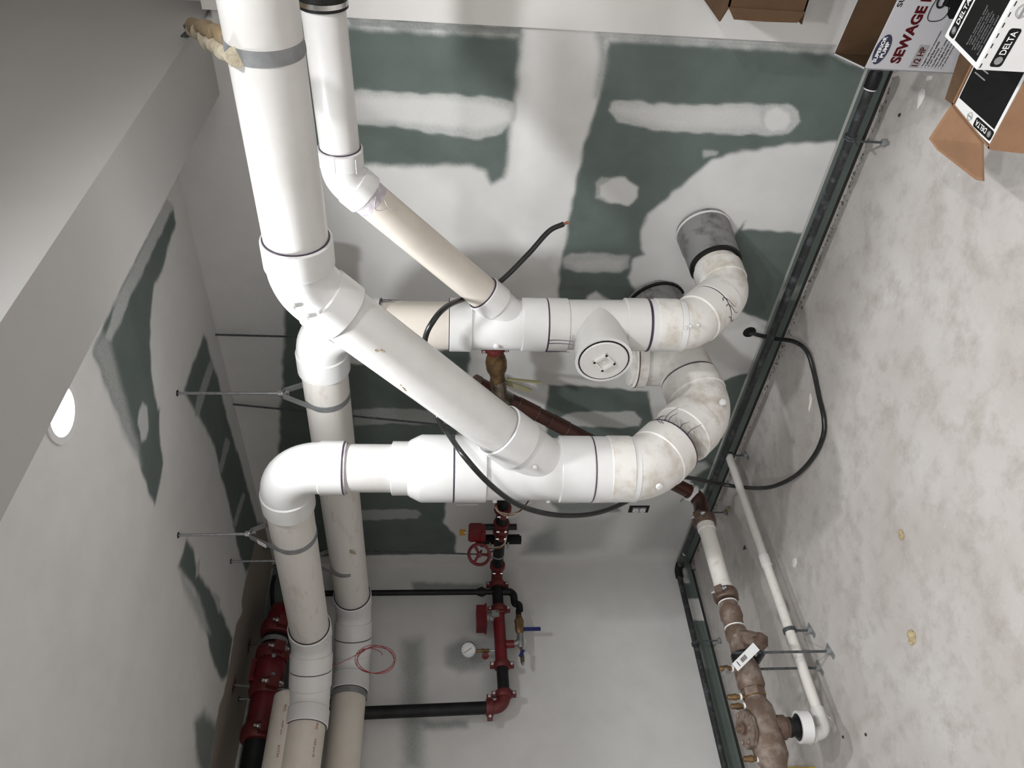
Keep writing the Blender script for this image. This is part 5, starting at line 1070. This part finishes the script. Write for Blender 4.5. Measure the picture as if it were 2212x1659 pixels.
# ---------------------------------------------------------------- small litter on the floor
def smear(name, pts, m, label, cat, h=0.0015):
    g = np.random.default_rng(int(abs(pts[0][0]) * 1000)); P = [V(p) for p in pts]; c = sum(P) / len(P)
    mb = MB(); k = len(P); vs = [p + V((0, 0, 0.0004)) for p in P] + [c + (p - c) * 0.6 + V((0, 0, h)) for p in P] + [c + V((0, 0, h * 1.2))]
    fs = [(i, (i + 1) % k, k + (i + 1) % k, k + i) for i in range(k)] + [(k + i, k + (i + 1) % k, 2 * k) for i in range(k)]
    tag(mb.add(vs, fs).build(name, m), label, cat)
smear('compound_splat', [(3.067, -0.213, -0.000), (3.070, -0.235, 0.000), (3.054, -0.247, -0.000), (3.028, -0.246, 0.000), (3.005, -0.238, 0.000), (3.030, -0.216, 0.000), (3.051, -0.205, 0.000)], M_PAINT, 'white drop of joint compound on the floor beside the pump carton', 'splat', 0.004)
smear('compound_splat', [(3.116, -0.220, 0.000), (3.120, -0.242, 0.000), (3.107, -0.242, 0.000), (3.093, -0.219, 0.000), (3.101, -0.207, 0.000)], M_PAINT, 'white compound drop on the floor right under the pump carton', 'splat', 0.004)
smear('paper_scrap', [(1.829, -0.373, 0.000), (1.822, -0.399, 0.000), (1.802, -0.412, 0.000), (1.761, -0.424, 0.000), (1.794, -0.404, 0.000)], M_SCRAP, 'pale curled scrap inside the cable loop on the floor', 'scrap', 0.006)
smear('compound_splat', [(1.197, -0.775, 0.000), (1.231, -0.793, 0.000), (1.224, -0.812, 0.000), (1.193, -0.818, 0.000), (1.169, -0.797, 0.000)], M_PAINT, 'small white compound drop beside the thin white pipe coupling', 'splat', 0.003)
smear('shaving', [(1.016, -1.377, 0.000), (1.044, -1.407, 0.000), (1.046, -1.421, 0.000), (1.033, -1.408, 0.000), (1.016, -1.388, 0.000)], M_SCRAP, 'white plastic shaving beside the elbow of the thin pipe', 'scrap', 0.004)
smear('clip', [(0.789, -0.421, 0.000), (0.794, -0.450, 0.000), (0.755, -0.430, 0.000)], M_DARKSTEEL, 'dark bent clip on the floor between the two low pipes', 'scrap', 0.006)
for i, (px, lb, m_) in enumerate((((1.756, -1.456, 0.000), 'tan foam crumb on the open floor at the lower right', M_TAN), ((1.947, -1.178, 0.000), 'small brown foam crumb on the floor beside the cable loop', M_TAN), ((0.749, -0.160, 0.000), 'round brown crumb on the floor behind the copper bend', M_TAN), ((2.949, -0.158, 0.000), 'dark pebble on the floor below the pump carton', M_DARKGAP), ((1.256, -1.561, 0.000), 'dark screw stub on the floor near the lower edge', M_DARKGAP), ((1.089, -1.503, 0.000), 'small dark plug hole cap on the floor near the thin pipe elbow', M_DARKGAP))):
    g = np.random.default_rng(i + 60); r = (0.022, 0.016, 0.016, 0.007, 0.006, 0.006)[i]; mb = MB()
    for k in range(5 if i < 3 else 1):
        o = V(px) + V((g.normal(0, r * .4), g.normal(0, r * .4), 0)) if i < 3 else V(px); q = r * g.uniform(0.5, 0.8) if i < 3 else r
        mb.rev(o, (g.normal(0, .2), g.normal(0, .2), 1), [(0, q), (q * .5, q * .95), (q * .9, q * .45), (q, 0.1 * q)], 8)
    tag(mb.build('foam_crumb' if i < 3 else 'pebble', m_), lb, 'scrap')
smear('joint_lump', [(0.02, -0.04, 0), (0.05, -0.03, 0), (0.06, -0.06, 0), (0.05, -0.09, 0), (0.025, -0.085, 0)], mottled('grey_mortar', (.25, .23, .2), (.1, .09, .08), 60, rough=.9), 'grey lump of mortar in the far floor corner', 'rubble', 0.02)
yc = V((0.618, -1.515, 0.0)); ya, yb2 = V((0.132, -0.048, 0)), V((-0.024, -0.066, 0))
ycs = thing('yellow_case', 'yellow plastic case on the floor at the lower edge, under the bronze line', 'case', tuple(yc))
MB().obox(yc + Z_ * 0.011, ya, yb2, (0, 0, 0.011)).build('base', M_YELLOW, ycs)
MB().obox(yc + Z_ * 0.028, ya * 0.96, yb2 * 0.95, (0, 0, 0.0055)).build('lid', M_YELLOW, ycs)
